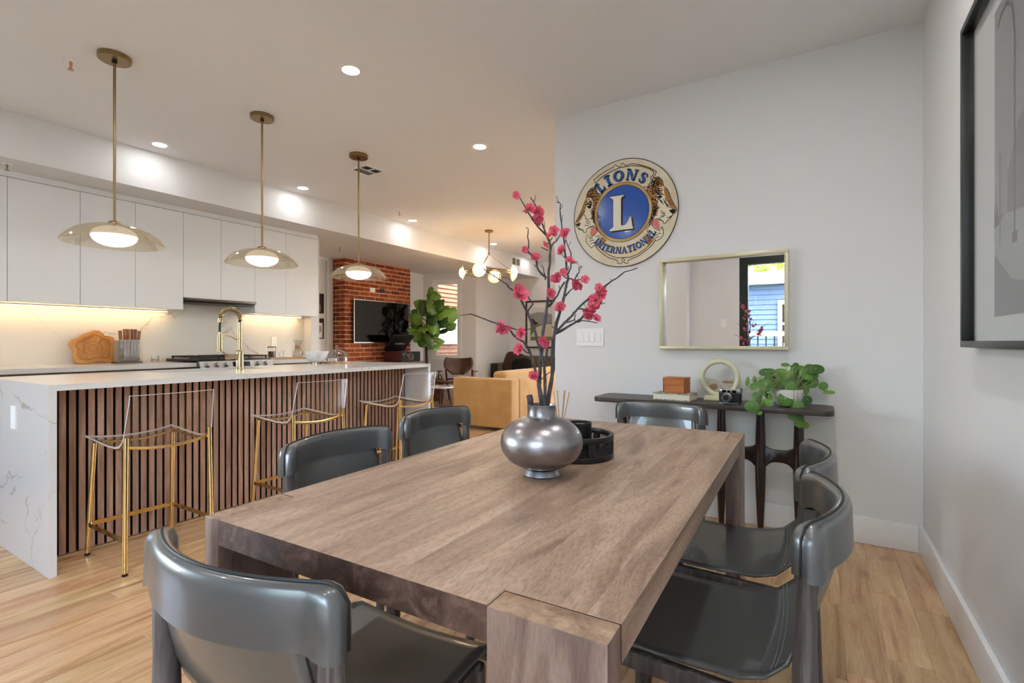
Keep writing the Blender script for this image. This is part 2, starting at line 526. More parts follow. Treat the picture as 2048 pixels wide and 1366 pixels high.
def obj(name, me, m, parent=None, loc=None):
    o = bpy.data.objects.new(name, me)
    C.objects.link(o)
    if m is not None:
        mm = MT[m] if isinstance(m, str) else m
        if not me.materials:
            me.materials.append(mm)
    if parent is not None:
        o.parent = parent
    if loc is not None:
        o.location = loc
    return o

def tag(o, label, cat, group=None):
    o['label'] = label
    o['category'] = cat
    if group: o['group'] = group
    return o

def thing(name, label, cat, loc=(0, 0, 0), rz=0, group=None):
    o = bpy.data.objects.new(name, None)
    o.empty_display_size = .1
    C.objects.link(o)
    o.location = loc
    o.rotation_euler = (0, 0, rz)
    return tag(o, label, cat, group)

def struct(o, label=None):
    o['kind'] = 'structure'
    if label: o['label'] = label
    return o

def dup(root, loc, rz=None, label=None, group=None):
    def cp(o, par):
        c = o.copy()
        C.objects.link(c)
        c.parent = par
        for ch in kids[o.name]: cp(ch, c)
        return c
    kids = {}
    def walk(o):
        kids[o.name] = list(o.children)
        for ch in kids[o.name]: walk(ch)
    walk(root)
    r = cp(root, None)
    r.location = loc
    if rz is not None: r.rotation_euler = (0, 0, rz)
    if label: r['label'] = label
    if group: r['group'] = group
    return r

def arc(cx, cy, r, a0, a1, n):
    return [(cx + r * math.cos(a0 + (a1 - a0) * i / n), cy + r * math.sin(a0 + (a1 - a0) * i / n)) for i in range(n + 1)]

def rrect(x0, x1, y0, y1, r, n=5):
    return arc(x1 - r, y1 - r, r, 0, PI / 2, n) + arc(x0 + r, y1 - r, r, PI / 2, PI, n) + arc(x0 + r, y0 + r, r, PI, 1.5 * PI, n) + arc(x1 - r, y0 + r, r, 1.5 * PI, 2 * PI, n)
HEAD_R=[(0.2128, 0.211), (0.2493, 0.208), (0.2723, 0.1776), (0.2789, 0.1434), (0.3017, 0.1199), (0.3179, 0.0844), (0.3276, 0.0501), (0.3565, -0.0065), (0.366, -0.0274), (0.3628, -0.04), (0.3404, -0.0566), (0.3244, -0.0774), (0.3049, -0.0913), (0.2887, -0.1104), (0.2808, -0.1094), (0.2756, -0.0929), (0.2559, -0.0817), (0.2261, -0.0692), (0.2061, -0.08), (0.1987, -0.1012), (0.2061, -0.1201), (0.2261, -0.1386), (0.2546, -0.1552), (0.2651, -0.1392), (0.269, -0.1265), (0.2782, -0.1573), (0.2756, -0.1868), (0.2559, -0.2111), (0.2294, -0.2202), (0.2061, -0.1957), (0.1758, -0.1621), (0.1636, -0.1338), (0.1859, -0.1029), (0.1973, -0.0642), (0.2027, -0.0247), (0.1994, 0.0159), (0.1839, 0.0852), (0.1636, 0.1354), (0.1825, 0.1525), (0.2061, 0.162), (0.2194, 0.1932)]
HEAD_L=[(-0.2186, 0.218), (-0.2492, 0.205), (-0.2723, 0.1764), (-0.28, 0.1381), (-0.2995, 0.1013), (-0.3112, 0.0669), (-0.3347, 0.0267), (-0.3584, -0.0138), (-0.3663, -0.0347), (-0.3544, -0.0521), (-0.3347, -0.0748), (-0.3073, -0.0853), (-0.2956, -0.1047), (-0.2785, -0.1045), (-0.2762, -0.0818), (-0.2492, -0.0692), (-0.2262, -0.0627), (-0.1997, -0.0823), (-0.1921, -0.1059), (-0.211, -0.1286), (-0.2339, -0.1404), (-0.2569, -0.145), (-0.2708, -0.1198), (-0.2785, -0.1462), (-0.2785, -0.175), (-0.2607, -0.1983), (-0.2415, -0.2218), (-0.211, -0.2034), (-0.1733, -0.1754), (-0.1434, -0.1468), (-0.1583, -0.1169), (-0.1846, -0.0642), (-0.1959, -0.0131), (-0.1959, 0.0508), (-0.1846, 0.0989), (-0.1658, 0.1386), (-0.1921, 0.1639), (-0.211, 0.1954)]
SNOUT_R=[(0.2795, 0.1314), (0.3017, 0.1199), (0.3179, 0.0844), (0.3276, 0.0501), (0.3565, -0.0065), (0.3647, -0.0259), (0.334, -0.0197), (0.3134, 0.0128), (0.2965, 0.0515), (0.2835, 0.0931)]
SNOUT_L=[(-0.2785, 0.1378), (-0.2677, 0.124), (-0.2769, 0.0822), (-0.2893, 0.0509), (-0.3151, 0.006), (-0.3363, -0.0275), (-0.3608, -0.0266), (-0.3584, -0.0124), (-0.3347, 0.0267), (-0.3112, 0.0669), (-0.2995, 0.1013)]
MANE_R=[(0.2128, 0.211), (0.2493, 0.208), (0.2723, 0.1776), (0.2795, 0.142), (0.2526, 0.1378), (0.2347, 0.116), (0.2268, 0.0786), (0.2387, 0.0336), (0.2334, -0.0056), (0.2214, -0.0486), (0.2094, -0.0738), (0.1926, -0.1038), (0.1724, -0.1349), (0.1859, -0.1029), (0.1973, -0.0642), (0.2027, -0.0247), (0.1994, 0.0159), (0.1839, 0.0852), (0.1636, 0.1354), (0.1825, 0.1525), (0.2061, 0.162), (0.2194, 0.1932)]
MANE_L=[(-0.2186, 0.218), (-0.2492, 0.205), (-0.2723, 0.1764), (-0.2785, 0.1414), (-0.2569, 0.1439), (-0.2354, 0.1314), (-0.2224, 0.0973), (-0.2323, 0.0559), (-0.24, 0.0105), (-0.2262, -0.0306), (-0.2095, -0.0626), (-0.1846, -0.1139), (-0.1658, -0.1337), (-0.1583, -0.1169), (-0.1846, -0.0642), (-0.1959, -0.0131), (-0.1959, 0.0508), (-0.1846, 0.0989), (-0.1658, 0.1386), (-0.1921, 0.1639), (-0.211, 0.1954)]
TONGUE_R=[(0.2427, -0.0767), (0.2493, -0.1041), (0.2559, -0.1448), (0.2394, -0.1415), (0.2228, -0.1242), (0.2027, -0.1117), (0.2, -0.0946), (0.2128, -0.0809)]
TONGUE_L=[(-0.2148, -0.0676), (-0.1974, -0.0875), (-0.1944, -0.1057), (-0.2148, -0.1282), (-0.2354, -0.1366), (-0.2492, -0.1243), (-0.2431, -0.1), (-0.24, -0.0753)]
NOSE_R=[(0.3147, -0.0255), (0.3404, -0.0212), (0.3622, -0.0269), (0.3571, -0.0405), (0.3417, -0.0528), (0.3276, -0.0443)]
NOSE_L=[(-0.3616, -0.0338), (-0.3386, -0.0294), (-0.3206, -0.0288), (-0.3268, -0.0439), (-0.3378, -0.0571), (-0.3536, -0.0479)]
EYE_R=[(0.2387, 0.0768), (0.2526, 0.0827), (0.2717, 0.0771), (0.2638, 0.065), (0.2506, 0.063)]
EYE_L=[(-0.2738, 0.0804), (-0.2584, 0.0868), (-0.2385, 0.0796), (-0.2446, 0.0691), (-0.2615, 0.0686)]
_BR1=[(0.2261, 0.1121), (0.2427, 0.1214), (0.2625, 0.1116), (0.2756, 0.0897), (0.2559, 0.0875), (0.2394, 0.0867)]
_BR2=[(0.2027, -0.0381), (0.2228, -0.0008), (0.2493, 0.0221), (0.2394, -0.0297), (0.2228, -0.0541)]
_BL1=[(-0.2607, 0.1137), (-0.2415, 0.1216), (-0.2278, 0.1088), (-0.2354, 0.0921), (-0.2569, 0.0916), (-0.2723, 0.0938)]
_BL2=[(-0.2262, 0.0337), (-0.1974, 0.0439), (-0.1944, -0.0133), (-0.2072, -0.0259), (-0.2301, -0.0015)]
BANNER=[(-0.2148, -0.1959), (-0.1583, -0.1522), (-0.1211, -0.1844), (-0.0552, -0.2193), (0.0023, -0.232), (0.0728, -0.2255), (0.135, -0.1981), (0.169, -0.1681), (0.2161, -0.2135), (0.1825, -0.2569), (0.135, -0.2893), (0.0728, -0.3142), (0.0377, -0.3248), (0.0023, -0.3286), (-0.048, -0.3173), (-0.1137, -0.287), (-0.1733, -0.2427)]
GOLD_BL=[(-0.211, -0.1963), (-0.1545, -0.1527), (-0.1211, -0.1774), (-0.1733, -0.232)]
GOLD_BR=[(0.135, -0.1913), (0.169, -0.1614), (0.2128, -0.2165), (0.1792, -0.2498)]
CARTOUCHE=[(-0.162, 0.1486), (-0.1959, 0.1716), (-0.2072, 0.209), (-0.1959, 0.2356), (-0.2148, 0.2494), (-0.2186, 0.2679), (-0.1733, 0.2955), (-0.1211, 0.318), (-0.077, 0.331), (-0.0552, 0.3479), (-0.0335, 0.3265), (-0.012, 0.3329), (-0.0192, 0.3481), (-0.0013, 0.3447), (0.0165, 0.3276), (0.0377, 0.3305), (0.0588, 0.3334), (0.1144, 0.3162), (0.1758, 0.288), (0.2161, 0.2605), (0.2307, 0.2479), (0.2228, 0.226), (0.2061, 0.2089), (0.2027, 0.176), (0.1825, 0.1592), (0.1555, 0.1502), (0.1452, 0.162)]
BROW_R=[_BR1,_BR2]
BROW_L=[_BL1,_BL2]
HEAD_STROKES=[[(0.2756, 0.058), (0.3017, 0.0145), (0.3276, -0.0155)], [(0.2821, 0.0438), (0.3049, 0.0042)], [(0.2427, 0.0596), (0.2625, 0.0467), (0.2789, 0.0178)], [(0.2228, 0.0793), (0.2394, 0.09), (0.2723, 0.0882), (0.2887, 0.0758)], [(0.2194, -0.0003), (0.2427, -0.0036), (0.2559, 0.0045)], [(0.2161, -0.0165), (0.2361, -0.0213)], [(0.2128, -0.0528), (0.2394, -0.0463)], [(0.2985, -0.074), (0.3211, -0.0724), (0.3437, -0.0557)], [(0.2261, -0.0692), (0.2559, -0.0797), (0.2789, -0.0946)], [(-0.2995, 0.0616), (-0.3229, 0.0215), (-0.3489, -0.015)], [(-0.2878, 0.0528), (-0.3096, 0.0161)], [(-0.2839, 0.0955), (-0.2569, 0.0952), (-0.2262, 0.0865)], [(-0.2415, 0.0572), (-0.2186, 0.0255)], [(-0.2492, 0.0511), (-0.2301, 0.0199)], [(-0.3544, -0.0543), (-0.3268, -0.0758), (-0.2956, -0.0881)], [(-0.2762, -0.0818), (-0.2492, -0.0692), (-0.2186, -0.0636)], [(0.2493, 0.0818), (0.269, 0.0722), (0.2559, 0.0609), (0.2394, 0.0767)], [(0.3147, -0.0268), (0.3404, -0.0271), (0.3596, -0.0298)], [(0.3276, -0.0319), (0.3372, -0.0496), (0.3469, -0.0378)], [(0.2294, 0.1382), (0.2493, 0.1283), (0.2756, 0.1307)], [(0.2361, 0.1238), (0.2559, 0.114), (0.2789, 0.117)], [(0.2161, 0.1737), (0.2327, 0.1909), (0.2559, 0.1903)], [(0.2261, 0.1587), (0.2394, 0.1765), (0.2625, 0.1759)], [(0.2493, 0.1549), (0.2526, 0.1676), (0.269, 0.1583)], [(0.1893, 0.138), (0.2094, 0.1414), (0.2194, 0.1598)], [(0.1926, 0.1174), (0.2128, 0.1209)], [(0.1994, 0.0962), (0.2161, 0.1003)], [(0.1994, 0.0694), (0.2228, 0.0592), (0.2427, 0.043)], [(0.2027, 0.0422), (0.2261, 0.0321)], [(0.2061, 0.0149), (0.2294, 0.0183), (0.2394, 0.0235)], [(0.2094, -0.0123), (0.2261, -0.0079)], [(0.2094, -0.0323), (0.2261, -0.0346)], [(0.2887, 0.0626), (0.2985, 0.0347)], [(0.3082, 0.0399), (0.3308, 0.0234)], [(0.3147, 0.0192), (0.3404, 0.0056)], [(0.2952, 0.0154), (0.3082, -0.0062)], [(0.2887, -0.0496), (0.2625, -0.0395)], [(0.2919, -0.0567), (0.2625, -0.0561)], [(0.2887, -0.043), (0.2592, -0.0225)], [(0.2821, -0.062), (0.2493, -0.0676)], [(0.1758, -0.1554), (0.2027, -0.1518)], [(0.1825, -0.1696), (0.2161, -0.1668)], [(0.2027, -0.1853), (0.2427, -0.1798)], [(0.2161, -0.2001), (0.2493, -0.1938)], [(0.2427, -0.1698), (0.2625, -0.1754)], [(0.2887, 0.0362), (0.2821, 0.0239)], [(0.2559, 0.0477), (0.269, 0.0291)], [(-0.2723, 0.083), (-0.2492, 0.0833), (-0.2415, 0.0679), (-0.2607, 0.067)], [(-0.3544, -0.0361), (-0.3308, -0.0354), (-0.3229, -0.0292)], [(-0.3386, -0.0526), (-0.3268, -0.0396)], [(-0.2646, 0.1824), (-0.2415, 0.1931), (-0.2148, 0.1924)], [(-0.2684, 0.1615), (-0.2415, 0.1716), (-0.211, 0.1598)], [(-0.2492, 0.1478), (-0.2186, 0.1502), (-0.1921, 0.1426)], [(-0.2262, 0.1193), (-0.1959, 0.1219), (-0.177, 0.1226)], [(-0.2301, 0.0984), (-0.1921, 0.1)], [(-0.2339, 0.0633), (-0.2072, 0.0524)], [(-0.2377, 0.0459), (-0.1997, 0.0371)], [(-0.2415, 0.0286), (-0.2072, 0.0168)], [(-0.2339, 0.0061), (-0.1997, 0.0016)], [(-0.2492, -0.0062), (-0.211, -0.0183)], [(-0.2262, -0.0306), (-0.1944, -0.0311)], [(-0.2148, -0.0534), (-0.1883, -0.0496)], [(-0.2878, 0.0996), (-0.2339, 0.0954)], [(-0.2995, 0.0364), (-0.3112, 0.0163)], [(-0.3112, 0.0091), (-0.3268, -0.0033)], [(-0.2956, 0.0287), (-0.2785, -0.0024)], [(-0.28, -0.0166), (-0.2492, -0.0348)], [(-0.2839, -0.0305), (-0.2492, -0.0492)], [(-0.2878, -0.0012), (-0.2569, -0.0159)], [(-0.2917, -0.0511), (-0.2569, -0.059)], [(-0.2569, -0.1557), (-0.2262, -0.1555)], [(-0.2607, -0.1732), (-0.2148, -0.1674)], [(-0.2492, -0.1924), (-0.2034, -0.1793)], [(-0.211, -0.1464), (-0.1733, -0.1364)], [(-0.1883, -0.156), (-0.1508, -0.1354)], [(-0.1959, -0.1694), (-0.1583, -0.1558)]]
CART_STROKES=[[(-0.162, 0.1486), (-0.1959, 0.1716), (-0.2072, 0.209), (-0.1959, 0.2356), (-0.2148, 0.2494), (-0.2186, 0.2679), (-0.1733, 0.2955), (-0.1211, 0.318), (-0.077, 0.331), (-0.0552, 0.3479), (-0.0335, 0.3265), (-0.012, 0.3329), (-0.0192, 0.3481), (-0.0013, 0.3447), (0.0165, 0.3276), (0.0377, 0.3305), (0.0588, 0.3334), (0.1144, 0.3162), (0.1758, 0.288), (0.2161, 0.2605), (0.2307, 0.2479), (0.2228, 0.226), (0.2061, 0.2089), (0.2027, 0.176), (0.1825, 0.1592), (0.1555, 0.1502), (0.1452, 0.162)], [(-0.1508, 0.1504), (-0.1733, 0.1752), (-0.1846, 0.1982), (-0.177, 0.2253), (-0.1921, 0.2278), (-0.1997, 0.2504), (-0.1583, 0.2788), (-0.099, 0.3035), (-0.0263, 0.3217), (0.0588, 0.3198), (0.1281, 0.3035), (0.1825, 0.2767), (0.2128, 0.2511), (0.2094, 0.2283), (0.1926, 0.2179), (0.196, 0.1838), (0.1758, 0.167)], [(-0.211, -0.207), (-0.1883, -0.2377), (-0.1508, -0.2731), (-0.1064, -0.3052), (-0.0552, -0.3236), (-0.0371, -0.3356), (-0.0444, -0.3489), (-0.0192, -0.3544), (-0.0034, -0.3419), (-0.012, -0.3239), (0.0023, -0.3182), (0.0108, -0.3293), (0.0023, -0.3458), (0.0236, -0.3566), (0.0377, -0.3522), (0.0307, -0.3379), (0.0588, -0.3266), (0.1075, -0.3105), (0.1555, -0.2811), (0.196, -0.2515), (0.2228, -0.2175)], [(-0.1846, -0.2132), (-0.1508, -0.2519), (-0.099, -0.2883), (-0.048, -0.3104), (0.0448, -0.3151), (0.1006, -0.2997), (0.1486, -0.2704), (0.1893, -0.2374)]]
BRANCHES=[([([(0.0009, 0.0007, 0.1939), (-0.008, 0.0001, 0.2421), (-0.0065, 0.0059, 0.3097), (-0.0027, 0.0131, 0.3845), (0.0023, 0.0211, 0.4325), (0.0039, 0.027, 0.467), (0.0043, 0.0321, 0.5526), (0.0059, 0.038, 0.5918), (0.0063, 0.0432, 0.6188), (-0.0062, 0.0403, 0.6543), (-0.0188, 0.0374, 0.69), (-0.0327, 0.0338, 0.7315), (-0.0502, 0.0279, 0.7634)], 0.0058, 0.0016), ([(-0.0064, 0.0408, 0.6544), (-0.0236, 0.0231, 0.6767), (-0.043, 0.0041, 0.7138), (-0.061, -0.0141, 0.7561)], 0.0026, 0.0014), ([(0.0008, 0.0358, 0.6127), (-0.0039, 0.0271, 0.6145), (-0.0097, 0.0176, 0.6177)], 0.002, 0.0012), ([(0.0043, 0.038, 0.6168), (0.0119, 0.0505, 0.6347), (0.0184, 0.0623, 0.6472), (0.0249, 0.0742, 0.6626)], 0.0022, 0.0012), ([(0.002, 0.0248, 0.5341), (-0.0137, 0.0078, 0.5551), (-0.0142, 0.0001, 0.5746), (-0.0215, -0.0117, 0.5925), (-0.0299, -0.0243, 0.6055), (-0.0245, -0.0283, 0.6105), (-0.0237, -0.0351, 0.6386), (-0.0187, -0.0394, 0.6586), (-0.0214, -0.0484, 0.6598)], 0.003, 0.001), ([(-0.0004, 0.0233, 0.5286), (-0.0015, 0.0168, 0.5485), (-0.005, 0.0088, 0.5682)], 0.002, 0.001)], [(-0.0661, -0.0243, 0.7585, 0.0123), (-0.0365, 0.001, 0.7274, 0.0158), (-0.0345, 0.0256, 0.7202, 0.0123), (-0.0227, 0.0329, 0.7188, 0.0158), (-0.0459, -0.0047, 0.715, 0.0123), (-0.0278, 0.0248, 0.6969, 0.0193), (0.0086, 0.0571, 0.6682, 0.0175), (0.0046, 0.0405, 0.6545, 0.014), (0.0013, 0.0291, 0.6281, 0.014), (-0.0337, -0.0337, 0.6052, 0.0123), (-0.0124, -0.0059, 0.5858, 0.0158), (0.0113, 0.0245, 0.4911, 0.0158)]), ([([(0.0098, 0.012, 0.1892), (0.0153, 0.0197, 0.2322), (0.0218, 0.028, 0.2864), (0.0189, 0.0306, 0.3586), (0.0254, 0.0389, 0.4107), (0.0343, 0.0487, 0.4507), (0.0409, 0.057, 0.4868), (0.0452, 0.064, 0.5244), (0.046, 0.0688, 0.5414), (0.0408, 0.0699, 0.5683), (0.0345, 0.0703, 0.6148), (0.0312, 0.0726, 0.649), (0.0254, 0.0733, 0.6764), (0.0202, 0.0744, 0.7109), (0.0185, 0.0777, 0.7484), (0.0073, 0.0751, 0.7536)], 0.0056, 0.0012), ([(0.0423, 0.0732, 0.5422), (0.052, 0.0753, 0.5653), (0.0535, 0.0722, 0.605), (0.0431, 0.0619, 0.6403)], 0.0022, 0.0012), ([(0.0066, 0.0277, 0.456), (0.0231, 0.0496, 0.487), (0.0352, 0.0688, 0.5255)], 0.003, 0.002), ([(0.0412, 0.0725, 0.5366), (0.0643, 0.075, 0.5298), (0.0836, 0.0752, 0.5313)], 0.0022, 0.001), ([(0.0643, 0.075, 0.5326), (0.075, 0.0777, 0.5501), (0.0752, 0.0739, 0.5634), (0.0848, 0.0759, 0.567)], 0.0018, 0.001), ([(0.0376, 0.0703, 0.4866), (0.0516, 0.073, 0.5027), (0.0643, 0.075, 0.5133)], 0.0022, 0.0012)], [(0.0375, 0.0737, 0.6638, 0.0158), (0.0312, 0.0612, 0.6165, 0.014), (0.0277, 0.0591, 0.6068, 0.0105), (0.0493, 0.0681, 0.5854, 0.014), (0.0593, 0.0727, 0.5783, 0.014), (0.0355, 0.0619, 0.5511, 0.014), (0.019, 0.0517, 0.5372, 0.0175), (0.0668, 0.0695, 0.5153, 0.0175), (0.0785, 0.0767, 0.5126, 0.014), (0.0942, 0.0747, 0.5279, 0.014), (0.0323, 0.0404, 0.453, 0.0175)]), ([([(0.009, -0.0002, 0.1945), (0.0128, -0.0044, 0.2568), (0.0085, -0.0135, 0.3226), (-0.0058, -0.0288, 0.3932), (-0.0189, -0.0433, 0.4381), (-0.0308, -0.0571, 0.4694), (-0.0347, -0.066, 0.486), (-0.0452, -0.0789, 0.4959), (-0.0545, -0.0911, 0.5097), (-0.0773, -0.1117, 0.5285), (-0.1035, -0.1343, 0.5523)], 0.0045, 0.0013), ([(-0.0224, -0.0373, 0.4385), (-0.0083, -0.0325, 0.4595), (-0.0135, -0.0396, 0.4699), (-0.0214, -0.0484, 0.4855)], 0.0022, 0.0012), ([(0.0055, 0.0035, 0.283), (0.0171, -0.0011, 0.3372), (0.0195, -0.0114, 0.364)], 0.0035, 0.0025)], [(-0.0305, -0.0704, 0.488, 0.0245), (0.0189, -0.0188, 0.3613, 0.021)]), ([([(0.0137, -0.0032, 0.1924), (-0.0004, -0.0222, 0.2601), (-0.0097, -0.0382, 0.323), (-0.0226, -0.0565, 0.3587), (-0.0422, -0.0788, 0.3783), (-0.0519, -0.0951, 0.3963), (-0.079, -0.1222, 0.4102), (-0.1199, -0.1576, 0.4304), (-0.1384, -0.1794, 0.4261)], 0.0042, 0.0011), ([(-0.0506, -0.0899, 0.4003), (-0.0303, -0.0833, 0.3911), (0.0041, -0.0679, 0.3923)], 0.0018, 0.001), ([(-0.0118, -0.0425, 0.3283), (-0.0205, -0.0537, 0.335), (-0.0269, -0.0636, 0.3417)], 0.002, 0.0014), ([(0.0011, -0.011, 0.2367), (0.0058, -0.014, 0.2572), (0.0285, -0.0058, 0.2775)], 0.002, 0.001)], [(-0.0564, -0.1049, 0.3949, 0.021), (-0.0162, -0.0817, 0.3832, 0.0175), (-0.0261, -0.0701, 0.3417, 0.0175), (-0.0054, -0.0323, 0.2698, 0.0175)]), ([([(0.0101, 0.0181, 0.1872), (0.0221, 0.0184, 0.2557), (0.0283, 0.0152, 0.3236), (0.0333, 0.0112, 0.3775), (0.0588, 0.0199, 0.4095), (0.092, 0.0333, 0.4478), (0.1266, 0.0476, 0.4792), (0.1609, 0.0618, 0.509), (0.1865, 0.0705, 0.5267), (0.2064, 0.0757, 0.5423), (0.236, 0.087, 0.5512)], 0.005, 0.0011), ([(0.0308, 0.0191, 0.3803), (0.0617, 0.0323, 0.399), (0.0947, 0.0468, 0.4203), (0.1115, 0.0513, 0.4415), (0.1327, 0.0585, 0.4598)], 0.0038, 0.0016), ([(0.081, 0.0383, 0.4109), (0.1001, 0.0442, 0.4161), (0.1361, 0.0606, 0.4092)], 0.002, 0.001), ([(0.055, 0.034, 0.4113), (0.0724, 0.0506, 0.4183), (0.0749, 0.0581, 0.4348)], 0.002, 0.001), ([(0.0942, 0.0347, 0.4465), (0.1114, 0.0414, 0.4436), (0.1217, 0.0439, 0.454), (0.1568, 0.0616, 0.4617)], 0.002, 0.001)], [(0.1463, 0.0457, 0.5018, 0.014), (0.1463, 0.0527, 0.4853, 0.021), (0.1327, 0.0515, 0.466, 0.0228), (0.1195, 0.0492, 0.4331, 0.0193), (0.1127, 0.045, 0.4252, 0.014), (0.1361, 0.0536, 0.4209, 0.014), (0.1308, 0.0425, 0.4509, 0.0175)])]
PILEA=[(-0.2021, -0.0799, 0.1345, 0.01, 0.0267), (-0.1793, 0.0517, 0.1369, 0.01, 0.02), (-0.2534, 0.241, 0.0625, 0.0073, 0.0183), (-0.1723, -0.0615, 0.1062, 0.02, 0.02), (-0.1096, -0.0815, 0.1173, 0.0367, 0.035), (-0.1114, -0.0239, 0.1862, 0.0333, 0.0233), (-0.0685, 0.1789, 0.1418, 0.0367, 0.02), (-0.0443, 0.135, 0.1903, 0.03, 0.0167), (-0.0462, 0.0164, 0.1129, 0.03, 0.05), (-0.0004, -0.0259, 0.1182, 0.0333, 0.0283), (0.0288, -0.0079, 0.079, 0.0183, 0.0317), (0.0361, 0.0671, 0.1895, 0.0317, 0.03), (0.0081, 0.1086, 0.1424, 0.0233, 0.0267), (0.0417, 0.1176, 0.1263, 0.0183, 0.03), (0.085, 0.062, 0.1815, 0.0333, 0.0367), (0.1294, 0.16, 0.2062, 0.0383, 0.0267), (0.1094, 0.1476, 0.1338, 0.0317, 0.0317), (0.0791, 0.0702, 0.0948, 0.02, 0.0317), (0.1665, 0.1476, 0.1129, 0.0233, 0.0217), (0.1917, 0.1397, 0.0799, 0.0283, 0.01), (-0.0125, -0.0686, 0.0434, 0.0367, 0.035), (0.0884, 0.0289, 0.0366, 0.025, 0.0233), (0.0459, -0.0561, -0.0024, 0.0317, 0.0333), (0.0327, -0.076, -0.0457, 0.0317, 0.0217), (0.0558, -0.0617, -0.0808, 0.0267, 0.025), (0.08, -0.035, -0.0968, 0.02, 0.0167), (-0.1492, -0.1295, 0.054, 0.025, 0.025), (-0.0928, -0.0712, 0.0551, 0.02, 0.0167), (-0.1003, -0.1229, 0.024, 0.0317, 0.0183), (-0.1678, -0.1763, 0.006, 0.035, 0.0283), (-0.134, -0.1671, -0.028, 0.0167, 0.0117), (-0.0208, 0.0908, 0.2272, 0.02, 0.0117), (0.0241, 0.1537, 0.2189, 0.02, 0.01), (0.0321, 0.1821, 0.2283, 0.0133, 0.0133), (-0.0867, 0.0854, 0.1709, 0.02, 0.0133), (-0.11, 0.071, 0.147, 0.02, 0.015), (-0.0178, 0.0339, 0.1762, 0.0267, 0.02), (0.0539, 0.1486, 0.2097, 0.0233, 0.0167), (-0.0617, -0.0167, 0.0849, 0.02, 0.02), (0.1147, 0.1862, 0.1689, 0.0267, 0.02), (-0.1245, -0.079, 0.0737, 0.02, 0.0167), (0.0153, 0.0778, 0.1044, 0.02, 0.02)]
FIDDLE=[(0.064, 0.038, 2.052, 0.042, 0.075), (0.113, 0.068, 1.936, 0.104, 0.084), (-0.148, -0.005, 1.782, 0.1, 0.092), (-0.066, -0.043, 1.718, 0.067, 0.125), (0.089, -0.035, 1.8, 0.058, 0.084), (0.224, 0.048, 1.771, 0.125, 0.1), (0.188, -0.062, 1.68, 0.117, 0.084), (0.002, -0.001, 1.617, 0.075, 0.042), (0.336, 0.205, 1.573, 0.184, 0.117), (0.297, 0.094, 1.468, 0.1, 0.1), (0.188, -0.062, 1.508, 0.092, 0.1), (0.326, 0.287, 1.386, 0.1, 0.067), (-0.235, -0.059, 1.606, 0.067, 0.084), (-0.159, -0.1, 1.515, 0.117, 0.1), (0.078, -0.13, 1.351, 0.1, 0.109), (0.207, -0.085, 1.365, 0.075, 0.134), (0.241, 0.006, 1.309, 0.067, 0.1), (0.034, -0.122, 1.094, 0.1, 0.084), (0.127, -0.1, 1.137, 0.058, 0.117), (0.187, 0.026, 1.022, 0.125, 0.05), (-0.122, -0.077, 1.195, 0.125, 0.084), (-0.26, -0.074, 1.313, 0.1, 0.042), (0.213, 0.218, 1.313, 0.1, 0.05), (-0.099, 0.114, 1.728, 0.084, 0.084), (0.09, 0.23, 1.905, 0.033, 0.067), (0.115, 0.245, 1.61, 0.1, 0.1), (0.19, 0.292, 1.699, 0.084, 0.067), (-0.199, 0.051, 1.403, 0.084, 0.1), (0.064, 0.038, 1.239, 0.1, 0.084), (0.109, 0.207, 1.137, 0.117, 0.05), (-0.242, -0.01, 1.432, 0.1, 0.084), (0.101, 0.149, 1.65, 0.1, 0.117)]
BOARD=[(-0.1656, 0.1984), (-0.1399, 0.2379), (-0.1122, 0.2469), (-0.0877, 0.256), (-0.0736, 0.2784), (-0.0273, 0.3015), (0.0234, 0.325), (0.0603, 0.319), (0.0864, 0.2989), (0.0995, 0.2715), (0.1355, 0.272), (0.17, 0.2538), (0.1855, 0.1979), (0.1816, 0.1327), (0.1739, 0.0629), (0.1585, 0.0216), (0.1165, 0.0183), (0.0789, 0.0265), (0.0455, 0.0321), (0.0088, 0.0265), (-0.0273, 0.012), (-0.0842, 0.0118), (-0.1191, 0.0197), (-0.1399, 0.049), (-0.145, 0.0843), (-0.133, 0.1148), (-0.1399, 0.1369), (-0.1587, 0.1634)]
# ================================================================= the setting
def sbox(name, m, *b, bevel=0, parent=None):
    mb = MB()
    for q in b: mb.box(*q)
    o = mb.build(name, m, parent, bevel=bevel)
    if parent is None: struct(o)
    return o

XR, YE, ZC, ZS = .464, 3.392, 2.813, 2.47
# floor: sub-floor slab with separate oak planks
floor = sbox('floor', 'floor_base', (-7.0, .6, -3.52, 9.45, -.12, -.013))
floor['label'] = 'light oak plank floor'
def plank_mesh():
    mb = MB()
    c = .0012
    mb.add([(0, 0, -.012), (1, 0, -.012), (1, 1, -.012), (0, 1, -.012), (0, 0, -.0012), (1, 0, -.0012), (1, 1, -.0012), (0, 1, -.0012),
            (.011, .0015, 0), (.989, .0015, 0), (.989, .9985, 0), (.011, .9985, 0)],
           [(0, 3, 2, 1), (0, 1, 5, 4), (1, 2, 6, 5), (2, 3, 7, 6), (3, 0, 4, 7), (4, 5, 9, 8), (5, 6, 10, 9), (6, 7, 11, 10), (7, 4, 8, 11), (8, 9, 10, 11)])
    return mb
_pm = plank_mesh()
_pme = _pm.mesh('plank')
rp = random.Random(5)
planks = []
W = .127
def proj(x, y, z):
    s, c = math.sin(math.radians(31.684)), math.cos(math.radians(31.684))
    d = -s * x + c * y
    r = c * x + s * y
    return (998 * r / max(d, .05), 998 * (1.12 - z) / max(d, .05), d)
x = XR - .006
row = 0
